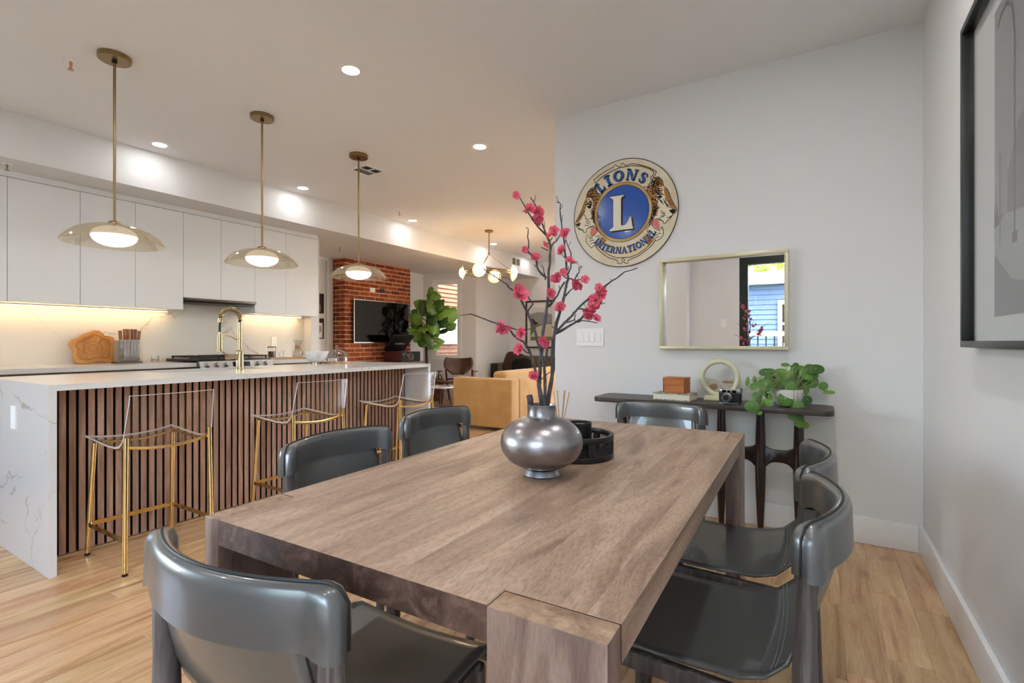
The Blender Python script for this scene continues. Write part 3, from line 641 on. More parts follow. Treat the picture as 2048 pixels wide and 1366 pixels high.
while x > -6.9:
    YB = -1.0 if x > -2.2 else -3.4
    y = YB - rp.random() * .9
    while y < 9.3:
        L = rp.choice((.42, .55, .62, .75, .95, 1.2)) if x > -.6 else rp.choice((.55, .75, .95, 1.25, 1.5))
        y1 = min(y + L, 9.3)
        if y1 > YB:
            y0 = max(y, YB)
            vis = 0
            u, v, d = proj(x - W / 2, (y0 + y1) / 2, 0)
            us = [proj(xx, yy, 0) for xx in (x, x - W) for yy in (y0, y1)]
            inside = any(abs(q[0]) < 1040 and 0 < q[1] < 700 and q[2] > .1 for q in us)
            hidden = (-4.05 < x < -3.3 and .9 < y0 and y1 < 3.5) or (x > -1.5 and y0 > 3.4) or (x < -5.2 and y1 < 4.2) or (x < -4.1 and 1 < y0 < 4.5)
            if inside and not hidden and d > .1:
                vis = W * (y1 - y0) / d ** 3
            planks.append((vis, x - W, y0, y1))
        y = y1
    x -= W
planks.sort(key=lambda p: -p[0])
rest = MB()
for k, (vis, x0, y0, y1) in enumerate(planks):
    if k < 290 and vis > 0:
        o = obj('plank', _pme, 'plank', floor)
        o.location = (x0, y0, 0)
        o.scale = (W, y1 - y0, 1)
    else:
        rest.add([(x0 + W * a, y0 + (y1 - y0) * b, c) for a, b, c in _pm.v], _pm.f)
o = rest.build('plank_field', 'plank', floor)
o['kind'] = 'stuff'

struct(sbox('ceiling', 'ceiling', (-5.07, .6, -3.52, 9.45, ZC, 2.95)))
so = sbox('ceiling_soffit', 'ceiling', (-5.95, -5.0705, -3.52, 4.16, ZS, 2.95), (-7.05, -5.0705, 4.16, 9.45, ZS, 2.95))
so.data.materials.clear(); so.data.materials.append(MT['wall'])
sbox('shade_mass', 'wall', (-5.95, .6, -1.12, 4.16, 2.96, 9), (-7.05, .6, 4.16, 9.45, 2.96, 9), (-7.05, -4.3, 9.46, 14, 0, 4.5))  # unseen upper storey and end block, added to shade the cedar wall
sbox('wall_right', 'wall', (XR, .6, -1.12, 3.5, 0, ZC))
sbox('wall_end', 'wall', (-1.71, XR, YE, 3.5, 0, ZC))
sbox('wall_hall', 'wall', (.4, .6, 3.5, 9.3, 0, ZC))
sbox('wall_far', 'wall', (-5.8, -1.75, 9.3, 9.45, 0, ZC), (.15, .6, 9.3, 9.45, 0, ZC), (-1.75, .15, 9.3, 9.45, 0, .6), (-1.75, .15, 9.3, 9.45, 2.4, ZC))
w3 = sbox('added_window', 'trim', (-1.75, -1.69, 9.29, 9.44, .6, 2.4), (.09, .15, 9.29, 9.44, .6, 2.4), (-1.69, .09, 9.29, 9.44, 2.34, 2.4), (-1.69, .09, 9.29, 9.44, .6, .66))  # front window invented to bring daylight into the living area
sbox('pane', 'pane', (-1.69, .09, 9.38, 9.387, .66, 2.34), parent=w3)
sbox('wall_kitchen', 'wall', (-5.92, -5.781, -3.52, -2.9, 0, ZS), (-5.92, -5.781, -.6, 4.26, 0, ZS), (-5.92, -5.781, -2.9, -.6, 0, .75), (-5.92, -5.781, -2.9, -.6, 2.35, ZS), (-5.781, -5.615, 4.14, 4.26, 0, ZS), (-7.0, -5.92, 4.16, 4.26, 0, ZS))
sbox('wall_living', 'wall', (-7.0, -6.79, 4.26, 7.7, 0, ZS))
sbox('wall_corner', 'wall', (-6.0, -5.8, 7.98, 9.45, 0, ZS))
# back wall with the garden door and a kitchen window
sbox('wall_back', 'wall', (-2.3, -1.66, -1.12, -.8, 0, ZC), (-1.66, -.98, -1.12, -1.0, 0, ZC), (.4, XR, -1.12, -1.0, 0, ZC), (-.98, .4, -1.12, -1.0, 2.5, ZC))
sbox('wall_rear', 'wall', (-5.92, -2.18, -3.52, -3.4, 0, ZC), (-2.3, -2.18, -3.4, -1.12, 0, ZC))
# garden door
d1 = sbox('door_1', 'door_green', (-.98, -.87, -1.11, -1.01, 0, 2.5), (.33, .4, -1.11, -1.01, 0, 2.5), (-.87, .33, -1.11, -1.01, 2.21, 2.5), (-.87, .33, -1.11, -1.01, 0, .08))
d1['label'] = 'dark framed glazed garden door'
sbox('pane', 'pane', (-.87, .33, -1.067, -1.059, .08, 2.21), parent=d1)
w2 = sbox('window_2', 'trim', (-5.9, -5.78, -2.9, -2.84, .75, 2.35), (-5.9, -5.78, -.66, -.6, .75, 2.35), (-5.9, -5.78, -2.84, -.66, 2.29, 2.35), (-5.9, -5.78, -2.84, -.66, .75, .81), (-5.9, -5.78, -1.78, -1.72, .81, 2.29))
for a, b in ((-2.84, -1.78), (-1.72, -.66)):
    sbox('pane', 'pane', (-5.845, -5.838, a, b, .81, 2.29), parent=w2)

# angled bay wall and its window
bay = MB()
for q in ((-.05, .25, 0, .12, 0, ZS), (.75, 1.1, 0, .12, 0, ZS), (.25, .75, 0, .12, 0, .82), (.25, .75, 0, .12, 2.29, ZS)):
    bay.box(*q)
wb = struct(bay.build('wall_bay', 'wall'))
wb.location = (-6.79, 7.6, 0); wb.rotation_euler = (0, 0, math.atan2(.35, .99))
w1 = MB()
for q in ((.25, .278, -.012, .1, .82, 2.29), (.722, .75, -.012, .1, .82, 2.29), (.278, .722, -.012, .1, 2.262, 2.29), (.278, .722, -.012, .1, .82, .848),
          (.19, .25, -.016, 0, .76, 2.35), (.75, .81, -.016, 0, .76, 2.35), (.25, .75, -.016, 0, 2.29, 2.35), (.25, .75, -.016, 0, .76, .82)):
    w1.box(*q)
w1 = struct(w1.build('window_1', 'trim'))
w1.location = wb.location; w1.rotation_euler = wb.rotation_euler
sbox('pane', 'pane', (.278, .722, .05, .056, .848, 2.262), parent=w1)

# baseboards and casings
sbox('baseboard_right', 'trim', (XR - .018, XR, -1.0, YE, .001, .146), bevel=.003)
sbox('baseboard_end', 'trim', (-1.71, XR - .018, YE - .018, YE, .001, .146), bevel=.003)
sbox('baseboard_far', 'trim', (-5.782, .4, 9.282, 9.3, .001, .146))
sbox('baseboard_corner', 'trim', (-5.8, -5.782, 8.0, 9.3, .001, .146))
sbox('trim_1', 'stained', (-4.62, -4.4, 9.18, 9.28, 0, 2.55), bevel=.004)
sbox('trim_2', 'trim', (-6.79, -6.765, 5.28, 5.40, 0, 2.42), bevel=.003)
sbox('trim_3', 'trim', (-6.79, -6.765, 4.3, 5.40, 2.42, ZS))
sbox('trim_4', 'cab', (-5.78, -5.452, -.2, 4.117, 2.422, ZS))

# brick chimney breast: mortar core, separate bricks
ch = sbox('wall_chimney', 'mortar', (-6.79, -6.5045, 5.4135, 6.9165, 0, ZS))
ch['label'] = 'exposed red brick chimney breast'
bm_ = MB().box(0, 1, 0, 1, 0, 1).mesh('brick')
bb = bmesh.new(); bb.from_mesh(bm_)
for vv in bb.verts:
    pass
bb.free()
rb = random.Random(8)
low = MB()
def brick(x0, x1, y0, y1, z0, z1):
    if z1 > .9:
        o = obj('brick', bm_, 'brick', ch)
        o.location = (x0, y0, z0); o.scale = (x1 - x0, y1 - y0, z1 - z0)
        o.rotation_euler = (rb.uniform(-.004, .004), 0, rb.uniform(-.006, .006))
    else:
        low.box(x0, x1, y0, y1, z0, z1)
cz = .07265
MJ = .015
for r in range(34):
    z0 = r * cz + .004 + rb.uniform(-.002, .002); z1 = z0 + .056 + rb.uniform(-.003, .003)
    z1 = min(z1, ZS - .004)
    # front face, running bond with a corner brick
    y = 5.41 + (0 if r % 2 else 0)
    first = .2 if r % 2 else .095
    while y < 6.9:
        L = first if y < 5.42 else .2 + rb.uniform(-.02, .02)
        y1 = min(y + L, 6.92)
        if 6.92 - y1 < .06: y1 = 6.92
        if y1 - y > .03:
            brick(-6.52, -6.5 + rb.uniform(-.003, .003), y + .001, y1, z0, z1)
        y = y1 + MJ
        first = .2
    # side face toward the kitchen
    xs = -6.522
    lens = (.085, .17) if r % 2 else (.19, .065)
    for L in lens:
        x0 = max(xs - L, -6.785)
        brick(x0, xs - .001, 5.41 + rb.uniform(-.003, .003), 5.425, z0, z1)
        xs = x0 - .013
if low.v:
    o = low.build('brick_base', 'brick', ch); o['kind'] = 'stuff'

# outdoors: cedar-clad neighbour beyond the bay window
nb = thing('neighbor_building', 'cedar clad neighbouring wall seen through the bay window', 'building', (-8.6, 8.4, 0))
MB().box(-.3, -.03, -2.5, 5, 0, 9.5).build('wall', 'felt', nb)  # raised far above the boards to cut sky light in the side yard
cb = MB(); cb.add([(-.03, 0, 0), (.02, 0, 0), (-.005, 0, .118), (-.03, 0, .118), (-.03, 5, 0), (.02, 5, 0), (-.005, 5, .118), (-.03, 5, .118)],
                  [(0, 1, 2, 3), (4, 7, 6, 5), (0, 4, 5, 1), (1, 5, 6, 2), (2, 6, 7, 3), (3, 7, 4, 0)])
cbm = cb.mesh('board')
for k in range(30):
    o = obj('board', cbm, 'cedar', nb); o.location = (0, 0, .02 + k * .115)
wn = MB()
for q in ((.01, .05, 1.75, 2.75, 1.05, 1.12), (.01, .05, 1.75, 2.75, 1.72, 1.79), (.01, .05, 1.75, 1.83, 1.12, 1.72), (.01, .05, 2.67, 2.75, 1.12, 1.72)): wn.box(*q)
wno = wn.build('window', 'trim', nb)  # made-up window with mirror pane, stands in for a bright reflected patch
MB().box(.015, .03, 1.83, 2.67, 1.12, 1.72).build('pane', 'mirror', wno)
MB().box(.03, .12, 1.35, 1.5, 0, 1.3).build('post', 'grille', nb)
# outdoors: blue house, porch rail and tree seen only in the wall mirror
hs = thing('neighbor_house', 'pale blue clapboard house behind the garden', 'house', (-.6, -8.2, 0))
MB().box(-4.4, 4.4, -.4, -.02, -1, 2.65).build('wall', 'floor_base', hs)
MT['blue_board'] = P('blue_board', S(58, 75, 102), .6)
sb = MB(); sb.add([(-4.4, -.03, 0), (-4.4, .02, 0), (-4.4, -.005, .135), (-4.4, -.03, .135), (4.4, -.03, 0), (4.4, .02, 0), (4.4, -.005, .135), (4.4, -.03, .135)],
                  [(0, 1, 2, 3), (4, 7, 6, 5), (0, 4, 5, 1), (1, 5, 6, 2), (2, 6, 7, 3), (3, 7, 4, 0)])
sbm = sb.mesh('board')
for k in range(20):
    o = obj('board', sbm, 'blue_board', hs); o.location = (0, 0, .0 + k * .132)
MB().box(-4.6, 4.6, -.4, .35, 2.65, 2.95).build('eave', 'trim', hs)
for x0 in (-.35, -2.6):
    f = MB()
    for q in ((x0, x0 + .9, 0, .06, 1.0, 1.08), (x0, x0 + .9, 0, .06, 2.1, 2.2), (x0, x0 + .1, 0, .06, 1.08, 2.1), (x0 + .8, x0 + .9, 0, .06, 1.08, 2.1), (x0 + .1, x0 + .8, 0, .05, 1.56, 1.62)): f.box(*q)
    f = f.build('window', 'trim', hs)
    MB().box(x0 + .1, x0 + .8, .022, .03, 1.08, 2.1).build('pane', 'black_gloss', f)
rl = thing('porch_railing', 'white porch railing with dark balusters outside the garden door', 'railing', (-.2, -3.4, 0))
MB().box(-1.9, 2.2, -.04, .04, 1.22, 1.3).build('top_rail', 'trim', rl)
MB().box(-1.9, 2.2, -.03, .03, .1, .16).build('bottom_rail', 'trim', rl)
bal = MB().box(-.012, .012, -.012, .012, .16, 1.22).mesh('baluster')
for k in range(30):
    o = obj('baluster', bal, 'pic_black', rl); o.location = (-1.85 + k * .135, 0, 0)
for xx in (-1.9, 2.2):
    MB().box(xx - .05, xx + .05, -.05, .05, 0, 1.4).build('post', 'trim', rl)
dk = MB().box(-2.15, 2.4, -3.6, -1.15, -.12, -.02).build('porch_deck', 'walnut'); struct(dk)
MT['grass'] = P('garden_ground', S(92, 108, 66), .9, vary=(S(70, 82, 50), 4, (1, 1, 1)))
gd = MB().box(-16, 14, -24, 22, -.6, -.4).build('ground', 'grass'); struct(gd)
tr = thing('garden_tree', 'sunlit green tree above the blue house', 'tree', (-.8, -13, -.4))
MB().tube([(0, 0, 0), (.1, 0, 2), (0, .1, 4)], [.22, .18, .12], 10).build('trunk', 'trunk', tr, smooth=True)
cr = MB(); rt = random.Random(4)
for k in range(2600):
    th = rt.uniform(0, 2 * PI); ph = math.acos(rt.uniform(-.6, 1)); R = 2.6 * rt.uniform(.6, 1)
    c = Vector((R * 1.4 * math.sin(ph) * math.cos(th), R * .8 * math.sin(ph) * math.sin(th), 4.6 + R * .75 * math.cos(ph)))
    a = Vector((rt.uniform(-1, 1), rt.uniform(-1, 1), rt.uniform(-1, 1))).normalized() * .17
    b = a.cross(Vector((rt.uniform(-1, 1), rt.uniform(-1, 1), rt.uniform(-1, 1)))).normalized() * .1
    cr.add([c - a, c + b, c + a, c - b], [(0, 1, 2, 3)])
MT['tree_leaf'] = leafmat('tree_leaf', S(110, 140, 40), S(190, 206, 84))
o = cr.build('foliage', 'tree_leaf', tr, recalc=False); o['kind'] = 'stuff'
# ================================================================= kitchen
UX = -5.45
DT, DB, HB = 2.417, 1.439, 1.563
def upper(y0, seams, y1, zb, label):
    t = thing('upper_cabinet', label, 'cabinet', (UX, y0, zb), 0, 'white wall cabinets in a row')
    ln = y1 - y0
    MB().box(-.329, -.02, .001, ln - .001, 0, 2.42 - zb).build('body', 'cab', t)
    e = [y0] + seams + [y1]
    for a, b in zip(e, e[1:]):
        MB().box(-.019, 0, a - y0 + .0015, b - y0 - .0015, .002, DT - zb).build('door', 'cab', t, bevel=.0008, seg=1)
upper(.34, [.80], 1.257, DB, 'white flat-front wall cabinet cut by the left picture edge')
upper(1.257, [1.713], 2.123, DB, 'white double wall cabinet behind the nearest pendant lamp')
upper(2.123, [], 2.535, DB, 'white single wall cabinet directly left of the range hood')
upper(2.535, [2.907], 3.281, HB, 'shorter white wall cabinet directly above the range hood')
upper(3.281, [3.669], 4.117, DB, 'white wall cabinet right of the hood, last before the posters')

# warm strip lights tucked under the cabinets
for a, b, lb in ((.45, 2.5, 'warm strip light under the left wall cabinets'), (3.32, 4.05, 'warm strip light under the right wall cabinet')):
    t = thing('strip_light', lb, 'light', (-5.70, a, DB))
    MB().box(-.012, .012, 0, b - a, -.011, -.0005).build('channel', 'white_plastic', t)
    MB().box(-.009, .009, .005, b - a - .005, -.014, -.0115).build('diffuser', 'strip', t)

t = thing('range_hood', 'slim stainless range hood under the white cabinets', 'hood', (-5.5, 2.54, HB))
MB().box(-.275, .1, .005, .735, -.028, -.001).build('canopy', 'dark_steel', t, bevel=.008)
MB().box(-.25, .06, .03, .71, -.045, -.0285).build('filter', 'black', t, bevel=.004)

sp = MB().box(-5.7805, -5.768, -.2, 4.139, .9145, 1.438).box(-5.7805, -5.768, 2.536, 3.28, 1.438, 1.53).build('backsplash', 'splash')
tag(sp, 'pale veined quartz backsplash behind the range', 'backsplash')

# outlet on the backsplash
def plate(name, label, cat, loc, rot, w, h, kind, n=1, parent=None, mt='white_plastic'):
    t = thing(name, label, cat, loc) if parent is None else bpy.data.objects.new(name, None)
    t.rotation_euler = rot
    if parent is not None:
        C.objects.link(t); t.parent = parent; t.location = loc
    pl = MB().prism(rrect(-w / 2, w / 2, -h / 2, h / 2, .006), 0, .007, lambda u, v, q: (u, -q, v)).build('plate', mt, t, bevel=.0012, seg=1)
    for k in range(n):
        cx = (k - (n - 1) / 2) * .046
        if kind == 'switch':
            r = MB().box(cx - .0165, cx + .0165, -.0115, -.0071, -.033, .033).build('rocker', mt, t, bevel=.0015, seg=1)
        else:
            for dz in (-.02, .02):
                MB().prism(rrect(cx - .016, cx + .016, dz - .014, dz + .014, .008), .0071, .0095, lambda u, v, q: (u, -q, v)).build('socket', mt, t)
    return t
plate('wall_outlet', 'white outlet on the backsplash above the coffee tray', 'outlet', (-5.767, 3.718, 1.12), (0, 0, PI / 2), .073, .118, 'switch')

# base run: cabinets, worktops, range
def base(y0, y1, label):
    t = thing('base_cabinet', label, 'cabinet', (-5.78, y0, 0), 0, 'walnut base cabinets')
    MB().box(0.002, .6, .002, y1 - y0 - .002, .1, .872).build('body', 'walnut', t)
    MB().box(0.002, .55, .002, y1 - y0 - .002, .001, .1).build('plinth', 'black', t)
    n = 2
    w = (y1 - y0) / n
    for k in range(n):
        MB().box(.601, .62, k * w + .003, k * w + w - .003, .11, .845).build('door', 'walnut', t, bevel=.001, seg=1)
base(-.2, .72, 'walnut base cabinet hidden furthest left behind the island')
base(.72, 1.62, 'walnut base cabinet under the left worktop by the wooden board')
base(1.62, 2.507, 'walnut base cabinet directly left of the range')
base(3.275, 4.137, 'walnut base cabinet right of the range')
for a, b, lb in ((-.2, 2.508, 'white quartz worktop left of the range'), (3.274, 4.138, 'short white quartz worktop right of the range')):
    o = MB().box(-.65, 0, 0, b - a, -.04, 0).build('worktop', 'quartz', bevel=.002, seg=1)
    o.location = (-5.13, a, .914)
    tag(o, lb, 'worktop')

t = thing('gas_range', 'stainless gas range with black grates and round knobs', 'range', (-5.1, 2.512, 0))
MB().box(-.62, -.03, .002, .756, .02, .915).build('body', 'steel', t, bevel=.004)
MB().box(-.655, -.02, .0, .758, .925, .942).build('cooktop', 'black', t, bevel=.004)
MB().add([(-.03, .002, .84), (.03, .002, .84), (.0, .002, .925), (-.03, .002, .925), (-.03, .756, .84), (.03, .756, .84), (.0, .756, .925), (-.03, .756, .925)],
         [(0, 1, 2, 3), (4, 7, 6, 5), (0, 4, 5, 1), (1, 5, 6, 2), (2, 6, 7, 3), (3, 7, 4, 0)]).build('control_panel', 'steel', t)
MB().box(-.029, .02, .01, .748, .18, .82).build('oven_door', 'steel', t, bevel=.004)
MB().tube([(.055, .06, .74), (.055, .70, .74)], .011, 10).build('oven_handle', 'steel', t, smooth=True)
kn = MB(); kn.tube([(0, 0, 0), (.012, 0, .003)], .026, 20); kn.tube([(.012, 0, .003), (.034, 0, .009)], [.021, .019], 20)
knm = kn.mesh('knob', smooth=True)
for yy in (.075, .165, .255, .585, .675):
    o = obj('knob', knm, 'steel', t); o.location = (.015, yy, .888)
dp = MB().add([(.0225, .32, .866), (.0225, .5, .866), (.006, .5, .913), (.006, .32, .913), (.018, .32, .866), (.018, .5, .866), (.002, .5, .913), (.002, .32, .913)],
              [(0, 1, 2, 3), (7, 6, 5, 4), (0, 4, 5, 1), (1, 5, 6, 2), (2, 6, 7, 3), (3, 7, 4, 0)]).build('display', 'black_gloss', t)
for gy in (.03, .28, .53):
    g = MB()
    for xx in (-.6, -.32, -.06): g.box(xx - .008, xx + .008, gy, gy + .2, .958, .974)
    for k in range(4): g.box(-.61, -.05, gy + .005 + k * .06, gy + .017 + k * .06, .958, .974)
    for xx in (-.6, -.06):
        for yy in (gy + .005, gy + .185): g.box(xx - .006, xx + .006, yy, yy + .012, .942, .959)
    g.build('grate', 'iron', t)

# things on the back worktop
o = MB().prism(BOARD, -.012, .012, lambda u, v, w: (w, u, v)).build('wooden_board', 'olivewood', smooth=False, bevel=.004)
zmin = min(v.co.z for v in o.data.vertices)
for v in o.data.vertices: v.co.z -= zmin
o.location = (-5.688, 1.88, .916); o.rotation_euler = (0, math.radians(-9), 0)
tag(o, 'irregular root wood board leaning on the backsplash', 'board')
bcx = sum(p[0] for p in BOARD) / len(BOARD); bcz = sum(p[1] for p in BOARD) / len(BOARD) - zmin
rbd = random.Random(7)
for kk, wdt in ((.74, .006), (.68, .003), (.4, .003), (.2, .004)):
    ring = [(bcx + (a - bcx) * kk * rbd.uniform(.94, 1.05), bcz + (b - zmin - bcz) * kk * rbd.uniform(.94, 1.05)) for a, b in BOARD]
    mb = MB(); mb.stroke(ring + [ring[0]], wdt, .0121, .0126, lambda u, v, w: (w, u, v))
    mb.build('growth_ring', 'p_ring', o)
mb = MB(); mb.stroke([(bcx + .09, bcz + .1), (bcx + .06, bcz + .06), (bcx + .045, bcz + .02)], .004, .0121, .0128, lambda u, v, w: (w, u, v), True); mb.build('crack', 'ink', o)

t = thing('knife_block', 'grey knife block with a see-through front', 'knife block', (-5.6, 2.115, .914), .12)
MB().box(-.055, .055, -.105, .105, .0005, .012).build('base', 'dark_steel', t)
MB().box(-.045, .03, -.095, .095, .0125, .215).build('body', 'grey_acrylic', t, bevel=.002)
MB().box(.0425, .0475, -.099, .099, .012, .218).build('front_panel', 'clear_glass', t)
for k, (yy, hh, ln, tl) in enumerate(((-.072, .085, .07, .1), (-.04, .1, .17, .03), (-.012, .1, .16, .0), (.022, .1, .13, 0), (.046, .1, .13, -.02), (.075, .085, .09, -.08))):
    kt = thing('kitchen_knife', ('wooden handled knife %s in the grey block' % ('at the far left', 'second from left', 'third from left', 'third from right', 'second from right', 'at the far right')[k]), 'knife', (-5.6 + .0372 * math.cos(.12) - yy * math.sin(.12), 2.115 + yy * math.cos(.12) + .0372 * math.sin(.12), 1.119), .12, 'knives in the grey block')
    kt.rotation_euler = (tl, 0, .12)
    MB().prism([(-.012, 0), (.012, 0), (.013, hh * .5), (.015, hh), (-.013, hh), (-.011, hh * .5)], -.008, .008, lambda u, v, w: (w, u, v + .018)).build('handle', 'knife_wood', kt, bevel=.003)
    MB().box(-.0045, .0045, -.011, .011, .002, .018).build('bolster', 'steel', kt)
    MB().prism([(-.011, .001), (.011, .001), (.011, -ln * .6), (-.002, -ln), (-.011, -ln)], -.001, .001, lambda u, v, w: (w, u, v)).build('blade', 'steel', kt)

t = thing('candle_jar', 'small white candle in a glass jar beside the knife block', 'candle', (-5.56, 2.33, .914))
MB().lathe([(.03, .0005), (.034, .006), (.034, .065), (.032, .065), (.032, .006)], 24).build('glass', 'clear_glass', t, smooth=True)
MB().cyl((0, 0, 0), .031, .0065, .042).build('wax', 'wax', t, smooth=True)

t = thing('serving_tray', 'low wooden tray with metal handles right of the range', 'tray', (-5.46, 3.66, .914))
MB().prism(rrect(-.1, .1, -.26, .26, .02), .0005, .015).build('base', 'brown_wood', t, bevel=.002)
for yy in (-.255, .255):
    MB().tube([(-.06, yy * .98, .012), (-.06, yy, .05), (.06, yy, .05), (.06, yy * .98, .012)], .004, 8).build('handle', 'brass', t, smooth=True)
t = thing('coffee_canister', 'glass canister of coffee beans with a wooden lid', 'canister', (-5.47, 3.5, .9295))
MB().lathe([(.04, .0005), (.044, .006), (.044, .115), (.041, .115), (.041, .006), (.0, .006)], 28).build('glass', 'clear_glass', t, smooth=True)
MB().cyl((0, 0, 0), .040, .007, .075, 28).build('beans', 'coffee', t, smooth=True)
MB().lathe([(.047, .116), (.047, .134), (.0, .134)], 28).build('lid', 'brown_wood', t, smooth=True)
t = thing('coffee_glass', 'small clear drinking glass between the canister and pour-over', 'glass', (-5.47, 3.62, .9295))
MB().lathe([(.024, .0005), (.03, .08), (.0285, .08), (.023, .005), (0, .005)], 24).build('glass', 'clear_glass', t, smooth=True)
t = thing('pour_over_carafe', 'hourglass glass coffee carafe with a wooden collar', 'carafe', (-5.43, 3.815, .9295))
MB().lathe([(.05, .0005), (.064, .02), (.058, .06), (.024, .118), (.022, .125), (.052, .21), (.05, .21), (.02, .126), (.022, .117), (.055, .06), (.061, .021), (.048, .004), (0, .004)], 32).build('glass', 'clear_glass', t, smooth=True)
MB().lathe([(.034, .098), (.0255, .12), (.034, .146), (.038, .146), (.031, .12), (.038, .098)], 28, closed=True).build('collar', 'brown_wood', t, smooth=True)
MB().ell((.033, 0, .122), (.008, .008, .008), 12, 8).build('bead', 'brown_wood', t, smooth=True)

# ---------------------------------------------------------------- island
IX0, IX1, IY0, IY1 = -4.05, -3.096, .855, 3.567
t = thing('kitchen_island', 'white quartz waterfall island clad in walnut slats', 'island', (IX0, IY0, 0))
Wd, Ln = IX1 - IX0, IY1 - IY0
sx0, sx1, sy0, sy1 = .06, .40, .72, 1.46       # sink cut-out
ct = MB()
for q in ((0, Wd, 0, sy0), (0, Wd, sy1, Ln), (0, sx0, sy0, sy1), (sx1, Wd, sy0, sy1)): ct.box(q[0], q[1], q[2], q[3], .884, .914)
ct.build('countertop', 'quartz', t)
for k, (a, b) in enumerate(((0, .03), (Ln - .03, Ln))):
    wf = MB().box(0, Wd, a, b, .001, .884).build('waterfall_panel', 'quartz', t)
    if k == 0:
        pl = MB().prism(rrect(-.037, .037, -.06, .06, .006), 0, .005, lambda u, v, q: (.455 + u, -q, .722 + v)).build('outlet', 'white_plastic', wf, bevel=.0012, seg=1)
        for dz in (-.02, .02):
            pass
sxp = -3.37 - IX0
MB().box(.04, sxp - .030, .031, Ln - .031, .02, .883).build('carcass', 'felt', t)
MB().box(sxp - .029, sxp - .0235, .031, Ln - .031, .004, .883).build('felt_backing', 'felt', t)
sl = MB().box(-.023, 0, 0, .0295, .004, .883).mesh('slat', bevel=.001, seg=1)
sl.materials.append(MT['slat']); sl.materials.append(MT['felt'])
for p in sl.polygons:
    if p.normal.x < .6: p.material_index = 1
k = 0
while .036 + k * .041 + .03 < Ln - .03:
    o = obj('slat', sl, 'slat', t); o.location = (sxp, .034 + k * .041, 0); k += 1
t = thing('kitchen_sink', 'undermount steel sink set in the island top', 'sink', (IX0, IY0, .883))
MB().box(sx0 - .01, sx1 + .01, sy0 - .01, sy1 + .01, -.2, -.197).build('bottom', 'steel', t)
sk = MB()
for q in ((sx0 - .012, sx0 - .001, sy0 - .012, sy1 + .012), (sx1 + .001, sx1 + .012, sy0 - .012, sy1 + .012), (sx0 - .001, sx1 + .001, sy0 - .012, sy0 - .001), (sx0 - .001, sx1 + .001, sy1 + .001, sy1 + .012)):
    sk.box(*q, -.197, -.0005)
sk.build('basin_walls', 'steel', t)
MB().cyl(((sx0 + sx1) / 2, (sy0 + sy1) / 2, 0), .045, -.1965, -.192).build('drain', 'dark_steel', t, smooth=True)

# faucet
t = thing('kitchen_faucet', 'brushed gold spring neck faucet on the island', 'faucet', (-3.585, 2.045, .914), 0)
MB().lathe([(.03, .0005), (.03, .012), (.026, .016), (.026, .13), (.022, .14), (.016, .145), (.016, .2), (.019, .2), (.019, .22), (.0155, .222), (.0155, .345), (.0, .345)], 24).build('body', 'nickel', t, smooth=True)
lv = MB(); lv.tube([(0, 0, .095), (0, -.095, .095)], [.019, .021], 16); lv.build('valve', 'nickel', t, smooth=True)
MB().tube([(0, -.085, .1), (.01, -.11, .118), (.016, -.135, .135)], [.006, .006, .005], 8).build('lever', 'nickel', t, smooth=True)
dirx, diry = -.82, -.57
def fp(a, z): return (dirx * a, diry * a, z)
R = .068
core = [fp(0, .34)] + [fp(R - R * math.cos(th), .375 + R * math.sin(th)) for th in [PI * i / 20 for i in range(21)]] + [fp(2 * R + .004, .33), fp(2 * R + .006, .27)]
MB().tube(core, .0075, 10).build('hose', 'black', t, smooth=True)
coil = []
L_ = core[:22]
for i in range(21 * 14):
    q = i / 14; j = min(int(q), 20); fr = q - j
    a = Vector(L_[j]).lerp(Vector(L_[j + 1]), fr)
    d = (Vector(L_[j + 1]) - Vector(L_[j])).normalized()
    sd = Vector((-diry, dirx, 0)); up = sd.cross(d)
    an = q * 2 * PI * 1.1
    coil.append(a + (sd * math.cos(an) + up * math.sin(an)) * .0135)
MB().tube(coil, .0038, 6).build('spring', 'nickel', t, smooth=True)
MB().tube([fp(2 * R, .375), fp(2 * R + .003, .345)], .017, 16).build('ferrule', 'nickel', t, smooth=True)
sh = MB(); sh.tube([fp(2 * R + .006, .275), fp(2 * R + .006, .25), fp(2 * R + .006, .248), fp(2 * R + .006, .15), fp(2 * R + .006, .148), fp(2 * R + .006, .135)], [.013, .013, .019, .019, .023, .023], 20)
sh.build('spray_head', 'nickel', t, smooth=True)
MB().tube([(0, 0, .21), fp(R, .245), fp(2 * R, .262)], [.005, .004, .004], 8).build('holder_arm', 'nickel', t, smooth=True)

t = thing('mixing_bowl', 'white marbled bowl on a small gold foot', 'bowl', (-3.9, 2.93, .914))
MB().lathe([(.045, .0005), (.045, .018), (.0, .018)], 32).build('foot', 'nickel', t, smooth=True)
MB().lathe([(.042, .0185), (.07, .03), (.095, .065), (.104, .118), (.1, .118), (.09, .066), (.066, .034), (0, .026)], 36).build('bowl', 'ceramic', t, smooth=True)
t = thing('cake_dome', 'glass cake dome on a round wooden board', 'cake dome', (-3.85, 3.12, .914))
MB().lathe([(.118, .0005), (.12, .004), (.12, .016), (.118, .02), (0, .02)], 40).build('board', 'brown_wood', t, smooth=True)
MB().lathe([(.1, .0205), (.1, .05), (.092, .085), (.065, .118), (.02, .132), (.0, .134), (.0, .131), (.02, .129), (.063, .115), (.089, .084), (.0975, .05), (.0975, .0205)], 40).build('dome', 'clear_glass', t, smooth=True)
MB().lathe([(.007, .134), (.008, .142), (.016, .152), (.016, .16), (.008, .168), (0, .169)], 20).build('knob', 'clear_glass', t, smooth=True)

